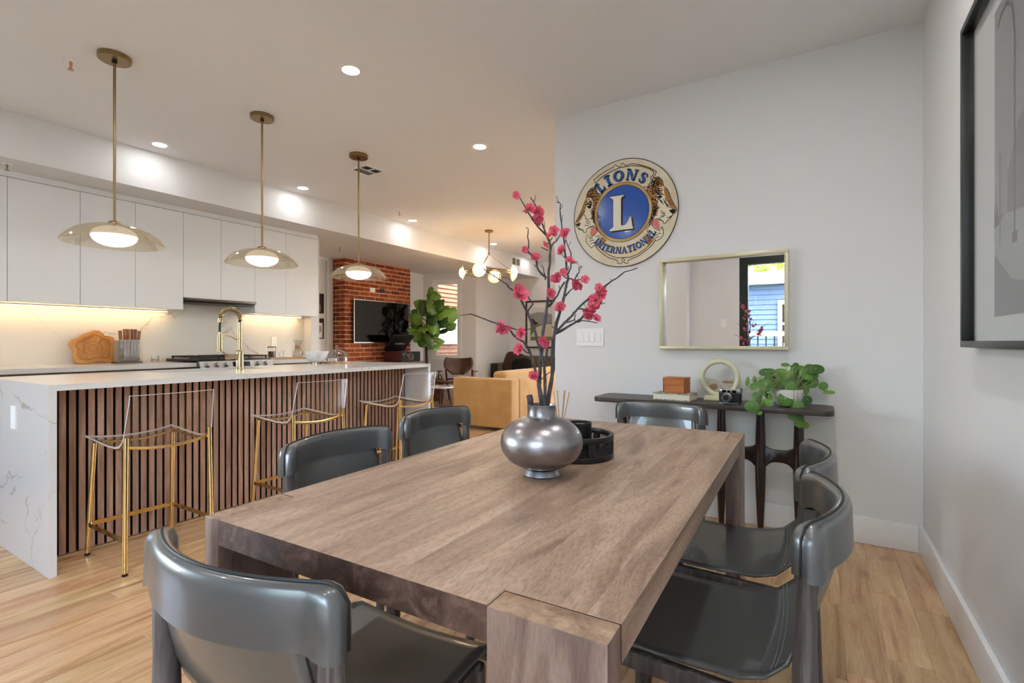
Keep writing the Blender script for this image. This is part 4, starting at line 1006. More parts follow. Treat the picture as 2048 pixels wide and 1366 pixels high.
# ---------------------------------------------------------------- bar stools
def make_stool():
    t = thing('bar_stool', '', 'bar stool')
    # bent clear sheet: (y, z) profile, y+ = front (toward the island)
    pr = [(.235, .628), (.15, .622), (.05, .613), (-.05, .606), (-.12, .606), (-.165, .613), (-.195, .632), (-.21, .66), (-.222, .72), (-.236, .79), (-.25, .862)]
    def sheet(u, v, off=0):
        q = u * (len(pr) - 1); i = min(int(q), len(pr) - 2); f = q - i
        y = pr[i][0] * (1 - f) + pr[i + 1][0] * f; z = pr[i][1] * (1 - f) + pr[i + 1][1] * f
        x = (v - .5) * 2
        dy, dz = pr[i + 1][0] - pr[i][0], pr[i + 1][1] - pr[i][1]
        l = math.hypot(dy, dz); ny, nz = dz / l, -dy / l       # outward (down / rear)
        up = max(0, min(1, (z - .63) / .2))
        w = .205 - .012 * up
        dip = .022 * (1 - x * x) * (1 - up)
        bow = -.03 * (1 - x * x) * min(1, max(0, (u - .45) * 3))
        return (x * w, y + bow - (-ny) * off * -1 * 0 + ny * off, z - dip + nz * off)
    nu, nv = 40, 12
    a = MB(); a.grid(lambda i, j: sheet(i, j), nu, nv); n0 = len(a.v)
    a.grid(lambda i, j: sheet(i, j, -.010), nu, nv)
    a.build('seat_shell', 'lucite', t, smooth=True, recalc=False)
    e = MB()
    rim = [(i / nu, 0) for i in range(nu + 1)] + [(1, j / nv) for j in range(1, nv + 1)] + [(1 - i / nu, 1) for i in range(1, nu + 1)] + [(0, 1 - j / nv) for j in range(1, nv)]
    v0 = [sheet(*p) for p in rim]; v1 = [sheet(*p, -.010) for p in rim]; m = len(rim)
    e.add(v0 + v1, [(i, (i + 1) % m, (i + 1) % m + m, i + m) for i in range(m)])
    e.build('polished_edge', 'lucite_edge', t)
    for sx in (-1, 1):
        MB().tube([(sx * .2, -.222, .012), (sx * .192, -.212, .655)], .0115, 12).build('leg', 'gold', t, smooth=True)
        MB().tube([(sx * .2, .222, .012), (sx * .185, .175, .592)], .0115, 12).build('leg', 'gold', t, smooth=True)
        for yy in (-.222, .222):
            MB().cyl((sx * .2, yy, 0), .0125, .0005, .012, 12).build('foot', 'rubber', t, smooth=True)
        MB().tube([(sx * .186, .2, .606), (sx * .186, .05, .598), (sx * .187, -.1, .59), (sx * .19, -.17, .6), (sx * .192, -.205, .625)], .0075, 8).build('seat_rail', 'gold', t, smooth=True)
        MB().bar((sx * .198, .21, .165), (sx * .199, -.215, .165), .008, .022).build('foot_rail', 'gold', t)
    MB().tube([(x * .19, -.19 - .022 * (1 - x * x), .606 - .02 * (1 - x * x)) for x in [i / 6 - 1 for i in range(13)]], .0085, 8).build('rear_rail', 'gold', t, smooth=True)
    MB().tube([(x * .186, .185, .6 - .022 * (1 - x * x)) for x in [i / 6 - 1 for i in range(13)]], .0075, 8).build('front_rail', 'gold', t, smooth=True)
    MB().bar((-.198, .211, .165), (.198, .211, .165), .008, .022).build('footrest', 'gold', t)
    return t
st = make_stool()
G = 'clear stools at the island'
st.location = (-3.045, 1.256, 0); st.rotation_euler = (0, 0, PI / 2)
tag(st, 'clear acrylic bar stool with gold legs nearest the white waterfall end', 'bar stool', G)
dup(st, (-3.045, 2.15, 0), PI / 2, 'middle clear acrylic bar stool with gold legs, behind a black dining chair', G)
dup(st, (-3.045, 3.09, 0), PI / 2, 'clear acrylic bar stool with gold legs at the far island end', G)

# ---------------------------------------------------------------- pendants
def make_pendant():
    t = thing('pendant_lamp', '', 'lamp')
    MB().lathe([(.0, -.03), (.079, -.03), (.082, -.027), (.082, -.0005), (.0, -.0005)], 40).build('canopy', 'brass', t, smooth=True)
    MB().lathe([(.008, -.045), (.013, -.043), (.013, -.0305)], 16).build('ball_joint', 'black', t, smooth=True)
    MB().tube([(0, 0, -.045), (0, 0, -.985)], .0075, 12).build('rod', 'brass', t, smooth=True)
    MB().lathe([(.0, -.978), (.02, -.98), (.034, -.99), (.036, -.998), (0, -.998)], 24).build('cap', 'brass', t, smooth=True)
    pr = [(.036, -1.0), (.09, -1.006), (.14, -1.019), (.185, -1.04), (.22, -1.068), (.245, -1.1), (.252, -1.112)]
    inner = [(r - .004, z - .004) for r, z in reversed(pr)]
    MB().lathe(pr + inner, 64, closed=True).build('shade', 'smoke_glass', t, smooth=True, angle=60)
    g = thing_part('globe', t)
    eq = -1.068
    up = [(0, -1.006)] + [(.112 * math.sin(th), eq + .060 * math.cos(th)) for th in [PI / 2 * i / 12 for i in range(2, 13)]]
    MB().lathe(up, 40).build('upper_glass', 'globe_up', g, smooth=True)
    lo = [(.112 * math.cos(th), eq - .0005 - .062 * math.sin(th)) for th in [PI / 2 * i / 12 for i in range(0, 13)]]
    MB().lathe(lo, 40).build('lower_glass', 'globe_low', g, smooth=True)
    return t
def thing_part(name, parent):
    o = bpy.data.objects.new(name, None)
    o.empty_display_size = .05
    C.objects.link(o); o.parent = parent
    return o
pd = make_pendant()
G = 'pendant lamps over the island'
pd.location = (-3.56, 1.28, ZC)
tag(pd, 'largest looking pendant lamp, smoky glass dome on a brass rod, nearest', 'lamp', G)
dup(pd, (-3.56, 2.2, ZC), None, 'middle smoky glass dome pendant lamp over the island', G)
dup(pd, (-3.56, 3.12, ZC), None, 'far smoky glass dome pendant lamp in front of the brick', G)

# ---------------------------------------------------------------- ceiling fittings
dl = thing('recessed_downlight', '', 'light', (0, 0, ZC))
MB().lathe([(.052, -.004), (.07, -.004), (.074, -.0005), (.052, -.0005)], 32, closed=True).build('trim_ring', 'trim', dl, smooth=True)
MB().lathe([(.0, -.003), (.0515, -.003), (.0515, -.0015), (0, -.0015)], 32).build('lens', 'downlight', dl, smooth=True)
spots = [((-2.49, 2.12), 'largest looking recessed ceiling light, right of the middle pendant rod'), ((-4.83, 2.06), 'recessed ceiling light beside the soffit between the first two pendant rods'),
         ((-4.85, 3.47), 'recessed ceiling light beside the soffit between the last two pendant rods'), ((-2.515, 3.54), 'recessed ceiling light above the blossom branches'),
         ((-4.85, 5.21), 'recessed ceiling light beside the soffit right of the far pendant rod'), ((-4.82, 7.2), 'recessed ceiling light just right of the chandelier rod'), ((-4.85, 8.69), 'furthest recessed ceiling light, behind the blossoms'),
         ((-.1, 2.0), 'added unseen recessed light over the far table half, above the picture'), ((-.1, .8), 'added unseen recessed light over the near table half, above the picture'), ((-.1, -.4), 'added unseen recessed light behind the viewer by the garden door'),  # unseen downlights added to brighten the dining side
         ((-2.49, .7), 'added unseen recessed light near the island end, above the picture'), ((-2.49, -.6), 'added unseen recessed light behind the viewer near the kitchen'), ((-2.4, 5.1), 'added unseen recessed light over the camel sofa, hidden by the end wall'), ((-2.4, 6.6), 'added unseen recessed light over the living area, hidden by the end wall'), ((-2.4, 8.2), 'added unseen recessed light near the far wall, hidden by the end wall'), ((-4.83, .5), 'added unseen recessed light by the soffit, left of the picture')]  # further unseen downlights, added as fill for island end and living area
dim_lens = None
for k, ((x, y), lb) in enumerate(spots):
    if k == 0:
        dl.location = (x, y, ZC); tag(dl, lb, 'light', 'recessed ceiling lights')
    else:
        q = dup(dl, (x, y, ZC), None, lb, 'recessed ceiling lights')
        if x < -4:          # soffit row given a weaker glow to soften its scallops
            for c in q.children:
                if c.name.startswith('lens'):
                    if dim_lens is None:
                        dim_lens = c.data.copy(); dim_lens.materials.clear(); dim_lens.materials.append(MT['downlight_dim'])
                    c.data = dim_lens

t = thing('ceiling_vent', 'square white air vent in the ceiling behind the far pendant', 'vent', (-3.805, 3.445, ZC))
fr = MB()
for q in ((-.13, .13, -.13, -.1), (-.13, .13, .1, .13), (-.13, -.1, -.1, .1), (.1, .13, -.1, .1), (-.01, .01, -.1, .1), (.01, .1, -.008, .008)): fr.box(*q, -.008, -.0005)
fr.build('frame', 'trim', t)
MB().box(-.1, .1, -.1, .1, -.002, -.0006).build('backing', 'gap', t)
lm = MB().bar((-.1, 0, -.004), (-.01, 0, -.004), .012, .001, (0, .6, 1)).mesh('louvre')
for k in range(11):
    o = obj('louvre', lm, 'grille', t); o.location = (0, -.09 + k * .018, 0)
lm = MB().bar((.01, 0, -.004), (.1, 0, -.004), .012, .001, (0, -.6, 1)).mesh('louvre')
for k in range(5):
    o = obj('louvre', lm, 'grille', t); o.location = (0, -.09 + k * .018, 0)
    o = obj('louvre', lm, 'trim', t); o.location = (0, .02 + k * .018, 0)
t = thing('wall_vent', 'white rectangular air vent on the soffit above the chandelier', 'vent', (-5.07, 8.355, 2.68))
fr = MB()
for q in ((-.16, .16, .065, .085), (-.16, .16, -.085, -.065), (-.16, -.14, -.065, .065), (.14, .16, -.065, .065), (-.01, .01, -.065, .065)): fr.box(.0005, .01, q[0], q[1], q[2], q[3])
fr.build('frame', 'trim', t)
MB().box(.0006, .003, -.14, .14, -.065, .065).build('backing', 'gap', t)
for k in range(7):
    MB().box(.003, .008, -.14, .14, -.06 + k * .018, -.05 + k * .018).build('louvre', 'grille', t)
for (x, y, z), lb in (((-3.85, 1.165, ZC), 'sprinkler head with coral cap left of the nearest pendant canopy'), ((-4.66, 4.76, ZC), 'sprinkler head with coral cap in the ceiling right of the far pendant'),
                      ((-5.25, 1.21, ZS), 'bare metal sprinkler head under the soffit at the left edge'), ((-5.81, 4.75, ZS), 'sprinkler head under the soffit near the brick chimney')):
    t = thing('sprinkler_head', lb, 'sprinkler', (x, y, z), 0, 'fire sprinklers')
    cl = 'coral' if 'coral' in lb else 'nickel'
    MB().lathe([(0, -.006), (.03, -.006), (.034, -.0005), (0, -.0005)], 20).build('escutcheon', 'trim', t, smooth=True)
    MB().tube([(0, 0, -.006), (0, 0, -.022)], .008, 10).build('stem', cl, t, smooth=True)
    for s in (-1, 1):
        MB().tube([(s * .006, 0, -.02), (s * .014, 0, -.034), (s * .005, 0, -.05)], .003, 6).build('yoke_arm', cl, t, smooth=True)
    MB().cyl((0, 0, 0), .016, -.054, -.051, 12).build('deflector', 'nickel', t)
# ================================================================= dining table
TR = math.radians(1.45)
TW, TL, TZ = .866, 1.575, .76
t = thing('dining_table', 'brown mango wood dining table with flush panel legs', 'table', (-.6665, 1.3425, 0), TR)
hw, hl = TW / 2, TL / 2
lt, lw = .046, .172       # leg thickness and width
TH = .051
def board(x0, x1, y0, y1):
    o = MB().box(x0, x1, y0, y1, TZ - TH, TZ).build('board', 'table', t)
    o.data.materials.append(MT['table_end'])
    for p in o.data.polygons:
        if abs(p.normal.y) > .9: p.material_index = 1
nb_ = 10
bw = TW / nb_
for k in range(nb_):
    x0, x1 = -hw + k * bw, -hw + (k + 1) * bw
    y0, y1 = -hl, hl
    # pinwheel legs come up flush through the top at the four corners
    cuts = [(x0, x1, y0, y1)]
    e = .0012
    legs_ = [(hw - lw - e, hw, -hl, -hl + lt + e), (-hw, -hw + lt + e, -hl, -hl + lw + e), (hw - lt - e, hw, hl - lw - e, hl), (-hw, -hw + lw + e, hl - lt - e, hl)]
    for lx0, lx1, ly0, ly1 in legs_:
        nxt = []
        for a, b, c, d in cuts:
            if lx1 <= a or lx0 >= b or ly1 <= c or ly0 >= d: nxt.append((a, b, c, d)); continue
            if lx0 > a: nxt.append((a, lx0, c, d))
            if lx1 < b: nxt.append((lx1, b, c, d))
            m0, m1 = max(a, lx0), min(b, lx1)
            if ly0 > c: nxt.append((m0, m1, c, ly0))
            if ly1 < d: nxt.append((m0, m1, ly1, d))
        cuts = nxt
    for c in cuts:
        if c[1] - c[0] > .003: board(*c)
for x0, x1, y0, y1 in ((hw - lw, hw, -hl - .004, -hl + lt), (-hw - .003, -hw + lt, -hl, -hl + lw), (hw - lt, hw + .003, hl - lw, hl), (-hw, -hw + lw, hl - lt, hl + .003)):
    o = MB().box(x0, x1, y0, y1, .001, TZ + .0006).build('leg', 'leg_wood', t, bevel=.0025)
    o.data.materials.append(MT['leg_top'])
    for p in o.data.polygons:
        if p.normal.z > .9: p.material_index = 1

# ================================================================= dining chairs
def make_chair():
    t = thing('dining_chair', '', 'chair')
    XE, ZT, BU = .236, .787, .072
    def plan(s): return (XE * s, -BU * (1 - s * s))
    # sling of leather: back panel running down into the seat
    pr = [(.0, .735), (.002, .69), (.006, .62), (.014, .56), (.028, .51), (.062, .474), (.11, .458), (.18, .451), (.27, .450), (.36, .453), (.425, .454), (.452, .445), (.462, .425), (.462, .405)]
    def sling(i, j):
        q = i * (len(pr) - 1); k = min(int(q), len(pr) - 2); f = q - k
        y = pr[k][0] * (1 - f) + pr[k + 1][0] * f; z = pr[k][1] * (1 - f) + pr[k + 1][1] * f
        x = 2 * j - 1
        h = max(0, min(1, (z - .46) / .25)) if i < .55 else 0
        w = .178 + .028 * (1 - h) if i < .5 else .206 - .01 * i
        bow = -BU * (1 - (x * w / XE) ** 2) * h ** .8
        dish = -.012 * (1 - x * x) * (1 - h) if i < .85 else -.012 * (1 - x * x)
        return (x * w, y + bow, z + dish)
    o = MB().grid(sling, 52, 16).build('seat_sling', 'leather', t, smooth=True, angle=80)
    md = o.modifiers.new('thickness', 'SOLIDIFY'); md.thickness = .007; md.offset = 0
    # stitched seams across the sling where the back meets the seat
    for q in (.345, .36):
        pts = []
        for k in range(25):
            a = Vector(sling(q, .02 + .96 * k / 24)); pts.append(a + Vector((0, .0032, .0032)))
        MB().tube(pts, .0007, 4).build('stitching', 'thread', o)
    # leather cap folded over the top rail and the tops of the posts
    cap = MB(); loops = []
    ns = 44
    for i in range(ns + 1):
        s = -1 + 2 * i / ns
        x, y = plan(s)
        tx, ty = XE, 2 * BU * s
        l = math.hypot(tx, ty); nx, ny = -ty / l, tx / l      # toward the sitter
        ax = abs(x); r = .034
        dz = 0
        if ax > XE - r:
            u = (ax - (XE - r)) / r
            dz = r * (1 - math.sqrt(max(0, 1 - u * u)))
        zt = ZT - dz * .8 + .004 * (1 - s * s)
        e = min(1, max(0, (abs(s) - .78) / .14))
        e = e * e * (3 - 2 * e)
        th = .0165 + .0085 * e
        zb = .706 - .012 * e
        pinch = 1 if abs(s) < .995 else .7
        sec = []
        for o_, z_ in ((-1.12, zb - .006), (-1.05, zt - .05), (-1, zt - .02), (-.82, zt - .008), (-.5, zt - .0015), (0, zt), (.5, zt - .0015), (.82, zt - .008), (1, zt - .02), (1.0, zt - .05), (1.0, zb), (0, zb)):
            sec.append((x + nx * o_ * th * pinch, y + ny * o_ * th * pinch, z_))
        loops.append(sec)
    k = len(loops[0])
    vs = [p for L in loops for p in L]
    fs = [(i * k + j, i * k + (j + 1) % k, (i + 1) * k + (j + 1) % k, (i + 1) * k + j) for i in range(ns) for j in range(k)]
    fs += [tuple(range(k)), tuple(ns * k + j for j in range(k))]
    cap.add(vs, fs)
    cp = cap.build('leather_cap', 'leather', t, smooth=True, angle=60)
    seam = []
    for i, L in enumerate(loops):
        p = Vector(L[5]); seam.append(p + Vector((0, 0, .0008)))
    e0, e1 = Vector(loops[0][5]), Vector(loops[-1][5])
    seam = [Vector((e0.x - .0012, e0.y, .694)), Vector((e0.x - .0014, e0.y, .73))] + seam + [Vector((e1.x + .0014, e1.y, .73)), Vector((e1.x + .0012, e1.y, .694))]
    MB().tube(seam, .0026, 6).build('piping', 'leather_seam', cp, smooth=True)
    # posts, front legs, rails
    for sx in (-1, 1):
        MB().tube([(sx * .205, -.035, .001), (sx * .206, -.02, .2), (sx * .208, -.008, .42), (sx * .211, -.006, .56), (sx * .215, -.011, .693)], [.017, .022, .028, .024, .019], 14, .85).build('post', 'chair_wood', t, smooth=True)
        MB().tube([(sx * .185, .425, .001), (sx * .183, .418, .2), (sx * .18, .41, .42)], [.014, .019, .021], 14).build('front_leg', 'chair_wood', t, smooth=True)
        MB().bar((sx * .2, .0, .415), (sx * .184, .41, .415), .022, .04).build('side_rail', 'chair_wood', t, bevel=.005)
    MB().bar((-.17, .41, .4), (.17, .41, .4), .02, .035).build('front_rail', 'chair_wood', t, bevel=.004)
    MB().bar((-.192, .0, .39), (.192, .0, .39), .02, .035).build('rear_rail', 'chair_wood', t, bevel=.004)
    return t
chr_ = make_chair()
G = 'leather dining chairs round the table'
chr_.location = (-.79, .455, 0); chr_.rotation_euler = (0, 0, math.radians(3))
tag(chr_, 'dark leather dining chair in the foreground, its curved back toward the viewer', 'chair', G)
for (x, y, rz, lb) in ((-1.45, 1.205, -89, 'dark leather dining chair on the island side, left one of the pair'), (-1.545, 1.845, -91, 'dark leather dining chair on the island side, right one nearer the sofa'),
                       (-.03, 1.275, 90, 'dark leather dining chair on the right side, nearer to the viewer'), (-.045, 1.762, 90, 'dark leather dining chair on the right side, further from the viewer'),
                       (-.732, 2.68, 181, 'dark leather dining chair at the far table end before the console')):
    dup(chr_, (x, y, 0), math.radians(rz), lb, G)

# ================================================================= on the table
VX, VY = -.64, 1.189
t = thing('vase', 'round pewter metal vase on the dining table', 'vase', (VX, VY, TZ + .001))
out = [(.0, .0), (.047, .0), (.05, .003), (.047, .010), (.043, .017)]
for i in range(1, 24):
    th = -PI / 2 + PI * (i + 1.2) / 26.2
    out.append((.111 * max(.05, math.cos(th)) ** .86, .088 + .072 * math.sin(th)))
out = [p for p in out if not (p[1] > .1 and p[0] < .045)]
out += [(.041, .157), (.038, .162), (.038, .186), (.039, .189), (.0365, .189), (.035, .184), (.035, .158), (.06, .15), (.09, .12), (.1, .09), (.08, .04), (.0, .03)]
vb = MB().lathe(out, 64).build('body', 'pewter', t, smooth=True, angle=35)
vb_r = MB().torus((0, 0, .188), .0375, .0016, 48, 8).build('rim', 'steel', t, smooth=True)
o = MB().tube([(-.026, -.012, .12), (-.027, -.014, .2), (-.029, -.016, .214)], [.0075, .0085, .008], 12).build('cut_stem', 'bark', smooth=True)
o.location = (VX, VY, TZ + .001); tag(o, 'short cut dark stem standing in the pewter vase', 'stem')

def flower_mesh():
    f = MB(); r = random.Random(2)
    for ring, (n, rad, lift) in enumerate(((5, 1.0, .25), (5, .7, .55), (3, .38, .7))):
        for k in range(n):
            a = 2 * PI * k / n + ring * .6 + r.uniform(-.15, .15)
            c, s = math.cos(a), math.sin(a)
            w = .52 * rad
            def pt(i, j):
                u = i; v = (j - .5) * 2
                ww = w * math.sin(PI * min(.93, .12 + .82 * u)) ** .7
                rr = rad * u
                zz = lift * u * u * .9 + .12 * v * v * u
                x, y = rr, v * ww
                return (x * c - y * s, x * s + y * c, zz)
            f.grid(pt, 4, 4)
    return f.mesh('blossom', smooth=True, angle=70, recalc=False)
fm = flower_mesh()
cm = MB().lathe([(0, -.35), (.16, -.3), (.3, -.05), (.34, .1), (0, .06)], 10).mesh('calyx', smooth=True)
rf = random.Random(6)
BL = ['blossom branch in the vase with the tallest tip, leaning left over the ceiling light', 'blossom branch in the vase rising upright before the round sign', 'blossom branch in the vase reaching left across the chandelier',
      'lowest blossom branch in the vase, reaching far left past the window', 'blossom branch in the vase stretching right toward the mirror']
def jag(pts, amp, seed):
    r = random.Random(seed); res = []
    for i, p in enumerate(pts):
        p = Vector(p)
        if i: 
            q = res[-1].lerp(p, .5) + Vector((r.uniform(-amp, amp), r.uniform(-amp, amp), r.uniform(-amp, amp)))
            res.append(q)
        res.append(p)
    return res
for bi, (strokes_, flowers) in enumerate(BRANCHES):
    t = thing('blossom_branch', BL[bi], 'branch', (VX, VY, TZ), 0, 'flowering quince branches in the vase')
    stem = MB()
    for si, (pts, r0, r1) in enumerate(strokes_):
        pp = [Vector(p) for p in pts]
        if si == 0:
            p0 = pp[0]
            p0.z = .185; l = math.hypot(p0.x, p0.y); kx = min(1, .024 / max(l, 1e-4)); p0.x *= kx; p0.y *= kx
            pp = [Vector((p0.x * .6, p0.y * .6, .06))] + pp
        jp = jag(pp, .0022, bi * 10 + si)
        m = len(jp)
        rs = [r0 + (r1 - r0) * i / (m - 1) for i in range(m)]
        rs = [q * (1.18 if i % 3 == 1 else 1) for i, q in enumerate(rs)]
        stem.tube(jp, rs, 7)
        # short spurs
        rr = random.Random(bi * 7 + si)
        for i in range(3, m - 1, 2):
            if rr.random() < .6 and jp[i].z > .24:
                d = Vector((rr.uniform(-1, 1), rr.uniform(-1, 1), rr.uniform(.1, 1))).normalized()
                ln = rr.uniform(.008, .022)
                stem.tube([jp[i], jp[i] + d * ln * .6, jp[i] + d * ln + Vector((0, 0, .004))], [rs[i] * .6, rs[i] * .5, .0008], 5)
    stem.build('stem', 'bark', t, smooth=True)
    for fx, fy, fz, r in flowers:
        for q in range(2 if r > .014 else 1):
            o = obj('blossom', fm, 'petal', t)
            o.location = (fx + (rf.uniform(-.3, .3) * r if q else 0), fy + (rf.uniform(-.3, .3) * r if q else 0), fz + (rf.uniform(-.3, .3) * r if q else 0))
            rr = r * rf.uniform(.82, 1.0)
            o.scale = (rr, rr, rr)
            # open toward the room, each its own way
            d = Vector((.35 + rf.uniform(-.8, .8), -.75 + rf.uniform(-.7, .7), .25 + rf.uniform(-.7, .7)))
            o.rotation_euler = d.to_track_quat('Z', 'Y').to_euler()
            c = obj('calyx', cm, 'calyx', o)

t = thing('round_tray', 'round black wooden tray with cane side panels on the table', 'tray', (-.655, 1.447, TZ + .001), .3)
R = .116
MB().lathe([(0, 0), (R - .002, 0), (R, .002), (R, .014), (R - .002, .016), (0, .016)], 64).build('base', 'black', t, smooth=True)
MB().lathe([(R - .011, .056), (R, .056), (R + .001, .058), (R + .001, .070), (R, .072), (R - .011, .072), (R - .012, .07), (R - .012, .058)], 64, closed=True).build('rim', 'black', t, smooth=True)
for k in range(6):
    a = k * PI / 3
    p = MB()
    for q in range(5):
        a0 = a - .09 + .18 * q / 5; a1 = a - .09 + .18 * (q + 1) / 5
        def cp(an, rr, z): return (rr * math.cos(an), rr * math.sin(an), z)
        p.add([cp(a0, R - .010, .016), cp(a1, R - .010, .016), cp(a1, R, .016), cp(a0, R, .016), cp(a0, R - .010, .056), cp(a1, R - .010, .056), cp(a1, R, .056), cp(a0, R, .056)],
              [(0, 3, 2, 1), (4, 5, 6, 7), (0, 1, 5, 4), (1, 2, 6, 5), (2, 3, 7, 6), (3, 0, 4, 7)])
    p.build('post', 'black', t)
cane = MB()
for k in range(120):
    a = 2 * PI * k / 120
    cane.tube([((R - .005) * math.cos(a), (R - .005) * math.sin(a), .015), ((R - .005) * math.cos(a + .0), (R - .005) * math.sin(a), .057)], .0011, 4)
for z in (.022, .029, .036, .043, .05):
    cane.torus((0, 0, z), R - .005, .0011, 90, 4)
o = cane.build('cane_mesh', 'black', t); o['kind'] = 'stuff'
c = thing('black_candle', 'black cup candle in the round tray', 'candle', (-.655, 1.475, TZ + .018))
MB().lathe([(.034, 0), (.036, .003), (.038, .084), (.0355, .084), (.0335, .01), (0, .01)], 40).build('cup', 'black', c, smooth=True)
MB().cyl((0, 0, 0), .0345, .011, .074, 32).build('wax', 'wax', c, smooth=True)
MB().tube([(0, 0, .074), (.001, 0, .082)], .0012, 6).build('wick', 'ink', c)
c = thing('reed_diffuser', 'amber reed diffuser bottle hidden behind the vase', 'diffuser', (-.715, 1.455, TZ + .018))
MB().lathe([(.026, 0), (.03, .004), (.03, .06), (.02, .07), (.0115, .074), (.0115, .09), (.009, .09), (.009, .07), (.018, .064), (0, .01)], 32).build('bottle', 'amber_oil', c, smooth=True)
for k, (dx, dy, h) in enumerate(((-.047, .0, .18), (-.03, .01, .18), (.0, -.02, .185), (.012, .012, .183), (.03, .005, .18), (.02, -.01, .185))):
    MB().tube([(dx * -.12, dy * -.12, .015), (dx, dy, h)], .0016, 6).build('reed', 'reed', c)

# ================================================================= end wall: sign, mirror, switches
t = thing('round_sign', 'round cream LIONS INTERNATIONAL sign with two lion heads', 'sign', (-1.171, YE, 2.02))
F = lambda u, v, w: (u, -w, v)
def lay(name, m, polys, w0, w1, parent=t):
    mb = MB()
    for p in polys: mb.prism(p, w0, w1, F)
    return mb.build(name, m, parent)
circ = lambda r, n=96: [(r * math.cos(2 * PI * k / n), r * math.sin(2 * PI * k / n)) for k in range(n)]
def shift(p, dx, dy): return [(a + dx, b + dy) for a, b in p]
def ringstroke(mb, r, wd, w0, w1, dx=0, dy=0):
    mb.stroke([(dx + r * math.cos(2 * PI * k / 96), dy + r * math.sin(2 * PI * k / 96)) for k in range(97)], wd, w0, w1, F)
lay('disc', 'cream', [circ(.377)], .002, .012)
mb = MB(); ringstroke(mb, .3755, .005, .0095, .0128); mb.build('rim', 'sign_dark', t)
bx, by = -.0055, .006
lay('banner', 'sign_banner', [BANNER], .0121, .0124)
for _g in (GOLD_BL, GOLD_BR): lay('banner_gold', 'sign_tan', [_g], .0124, .0127)
for s in CART_STROKES:
    mb = MB(); mb.stroke(s, .005, .0122, .0129, F)
    sc = mb.build('scroll_line', 'sign_dark', t)
mb = MB(); mb.stroke(shift(CART_STROKES[1], .0, -.004), .0035, .0122, .0127, F); mb.build('scroll_gold', 'sign_gold', sc)
for nm, hd, sn, mn, tg in (('lion_head', HEAD_R, SNOUT_R, MANE_R, TONGUE_R), ('lion_head', HEAD_L, SNOUT_L, MANE_L, TONGUE_L)):
    h = lay(nm, 'head_cream', [hd], .0128, .0134)
    mb = MB(); mb.stroke(hd + [hd[0]], .0044, .013, .0138, F); mb.build('outline', 'sign_dark', h)
    lay('mane', 'sign_tan', [mn], .0134, .0136, h)
    lay('snout', 'sign_tan', [sn], .0134, .0136, h)
    lay('tongue', 'sign_pink', [tg], .0134, .0137, h)
    mb = MB()
    for s in HEAD_STROKES:
        if (s[0][0] > 0) == (hd is HEAD_R):
            mb.stroke(s, .0072, .0134, .0141, F, True)
    # extra mane locks
    rr = random.Random(3 if hd is HEAD_R else 9)
    for q in range(170):
        i = rr.randrange(len(mn)); a = mn[i]; b = mn[(i + rr.randrange(3, 9)) % len(mn)]
        k = rr.uniform(.15, .85); c0 = (a[0] + (b[0] - a[0]) * k, a[1] + (b[1] - a[1]) * k)
        ang = rr.uniform(1.2, 2.6) if hd is HEAD_L else rr.uniform(.5, 1.9)
        d = .012
        mb.stroke([c0, (c0[0] + d * .5 * math.cos(ang), c0[1] + d * .5 * math.sin(ang)), (c0[0] + d * math.cos(ang + .5), c0[1] + d * math.sin(ang + .5))], .0062, .0136, .0141, F, True)
    o = mb.build('hair_lines', 'sign_dark', h); o['kind'] = 'stuff'
    lay('nose', 'sign_dark', [NOSE_R if hd is HEAD_R else NOSE_L], .0136, .0141, h)
    lay('eye', 'sign_dark', [EYE_R if hd is HEAD_R else EYE_L], .0136, .0141, h)
    for bp in (BROW_R if hd is HEAD_R else BROW_L): lay('tan_patch', 'sign_tan', [bp], .0134, .0136, h)
gr = MB(); ringstroke(gr, .197, .02, .0126, .0142, bx, by); gr = gr.build('gold_ring', 'sign_gold', t)
gr2 = MB(); ringstroke(gr2, .2085, .0028, .0126, .0146, bx, by); ringstroke(gr2, .187, .003, .0126, .0146, bx, by); gr2.build('ring_lines', 'sign_dark', gr)
lay('blue_disc', 'sign_blue', [shift(circ(.186), bx, by)], .0127, .0140)
# the big L
BLs = [(-.085, .118), (-.085, .108), (-.068, .10), (-.062, .09), (-.062, -.095), (-.068, -.105), (-.085, -.112), (-.085, -.128), (.085, -.128), (.078, -.10), (.07, -.04), (.058, -.04), (.044, -.072), (.03, -.09), (.005, -.096), (-.002, -.09), (-.002, .092), (.004, .102), (.018, .108), (.018, .118)]
BLs = shift(BLs, -.012, .008)
bigl = lay('big_letter', 'sign_white', [BLs], .0149, .0158)
lay('letter_shadow', 'sign_dark', [shift(BLs, .011, -.010)], .0141, .0148, bigl)
mb = MB(); mb.stroke(BLs + [BLs[0]], .003, .0149, .0160, F); mb.build('outline', 'sign_dark', bigl)
def rc(x0, y0, x1, y1): return [(x0, y0), (x1, y0), (x1, y1), (x0, y1)]
def ribbon(pts, w):
    n = len(pts); res = []
    for i in range(n - 1):
        a, b = pts[i], pts[i + 1]
        dx, dy = b[0] - a[0], b[1] - a[1]; l = math.hypot(dx, dy); nx, ny = -dy / l, dx / l
        wa = w[i] / 2; wb_ = w[i + 1] / 2
        res.append([(a[0] + nx * wa, a[1] + ny * wa), (b[0] + nx * wb_, b[1] + ny * wb_), (b[0] - nx * wb_, b[1] - ny * wb_), (a[0] - nx * wa, a[1] - ny * wa)])
    return res
_el = [(.475 + .375 * math.cos(2 * PI * k / 20), .5 + .43 * math.sin(2 * PI * k / 20)) for k in range(21)]
_ew = [.14 + .12 * abs(math.cos(2 * PI * k / 20)) for k in range(21)]
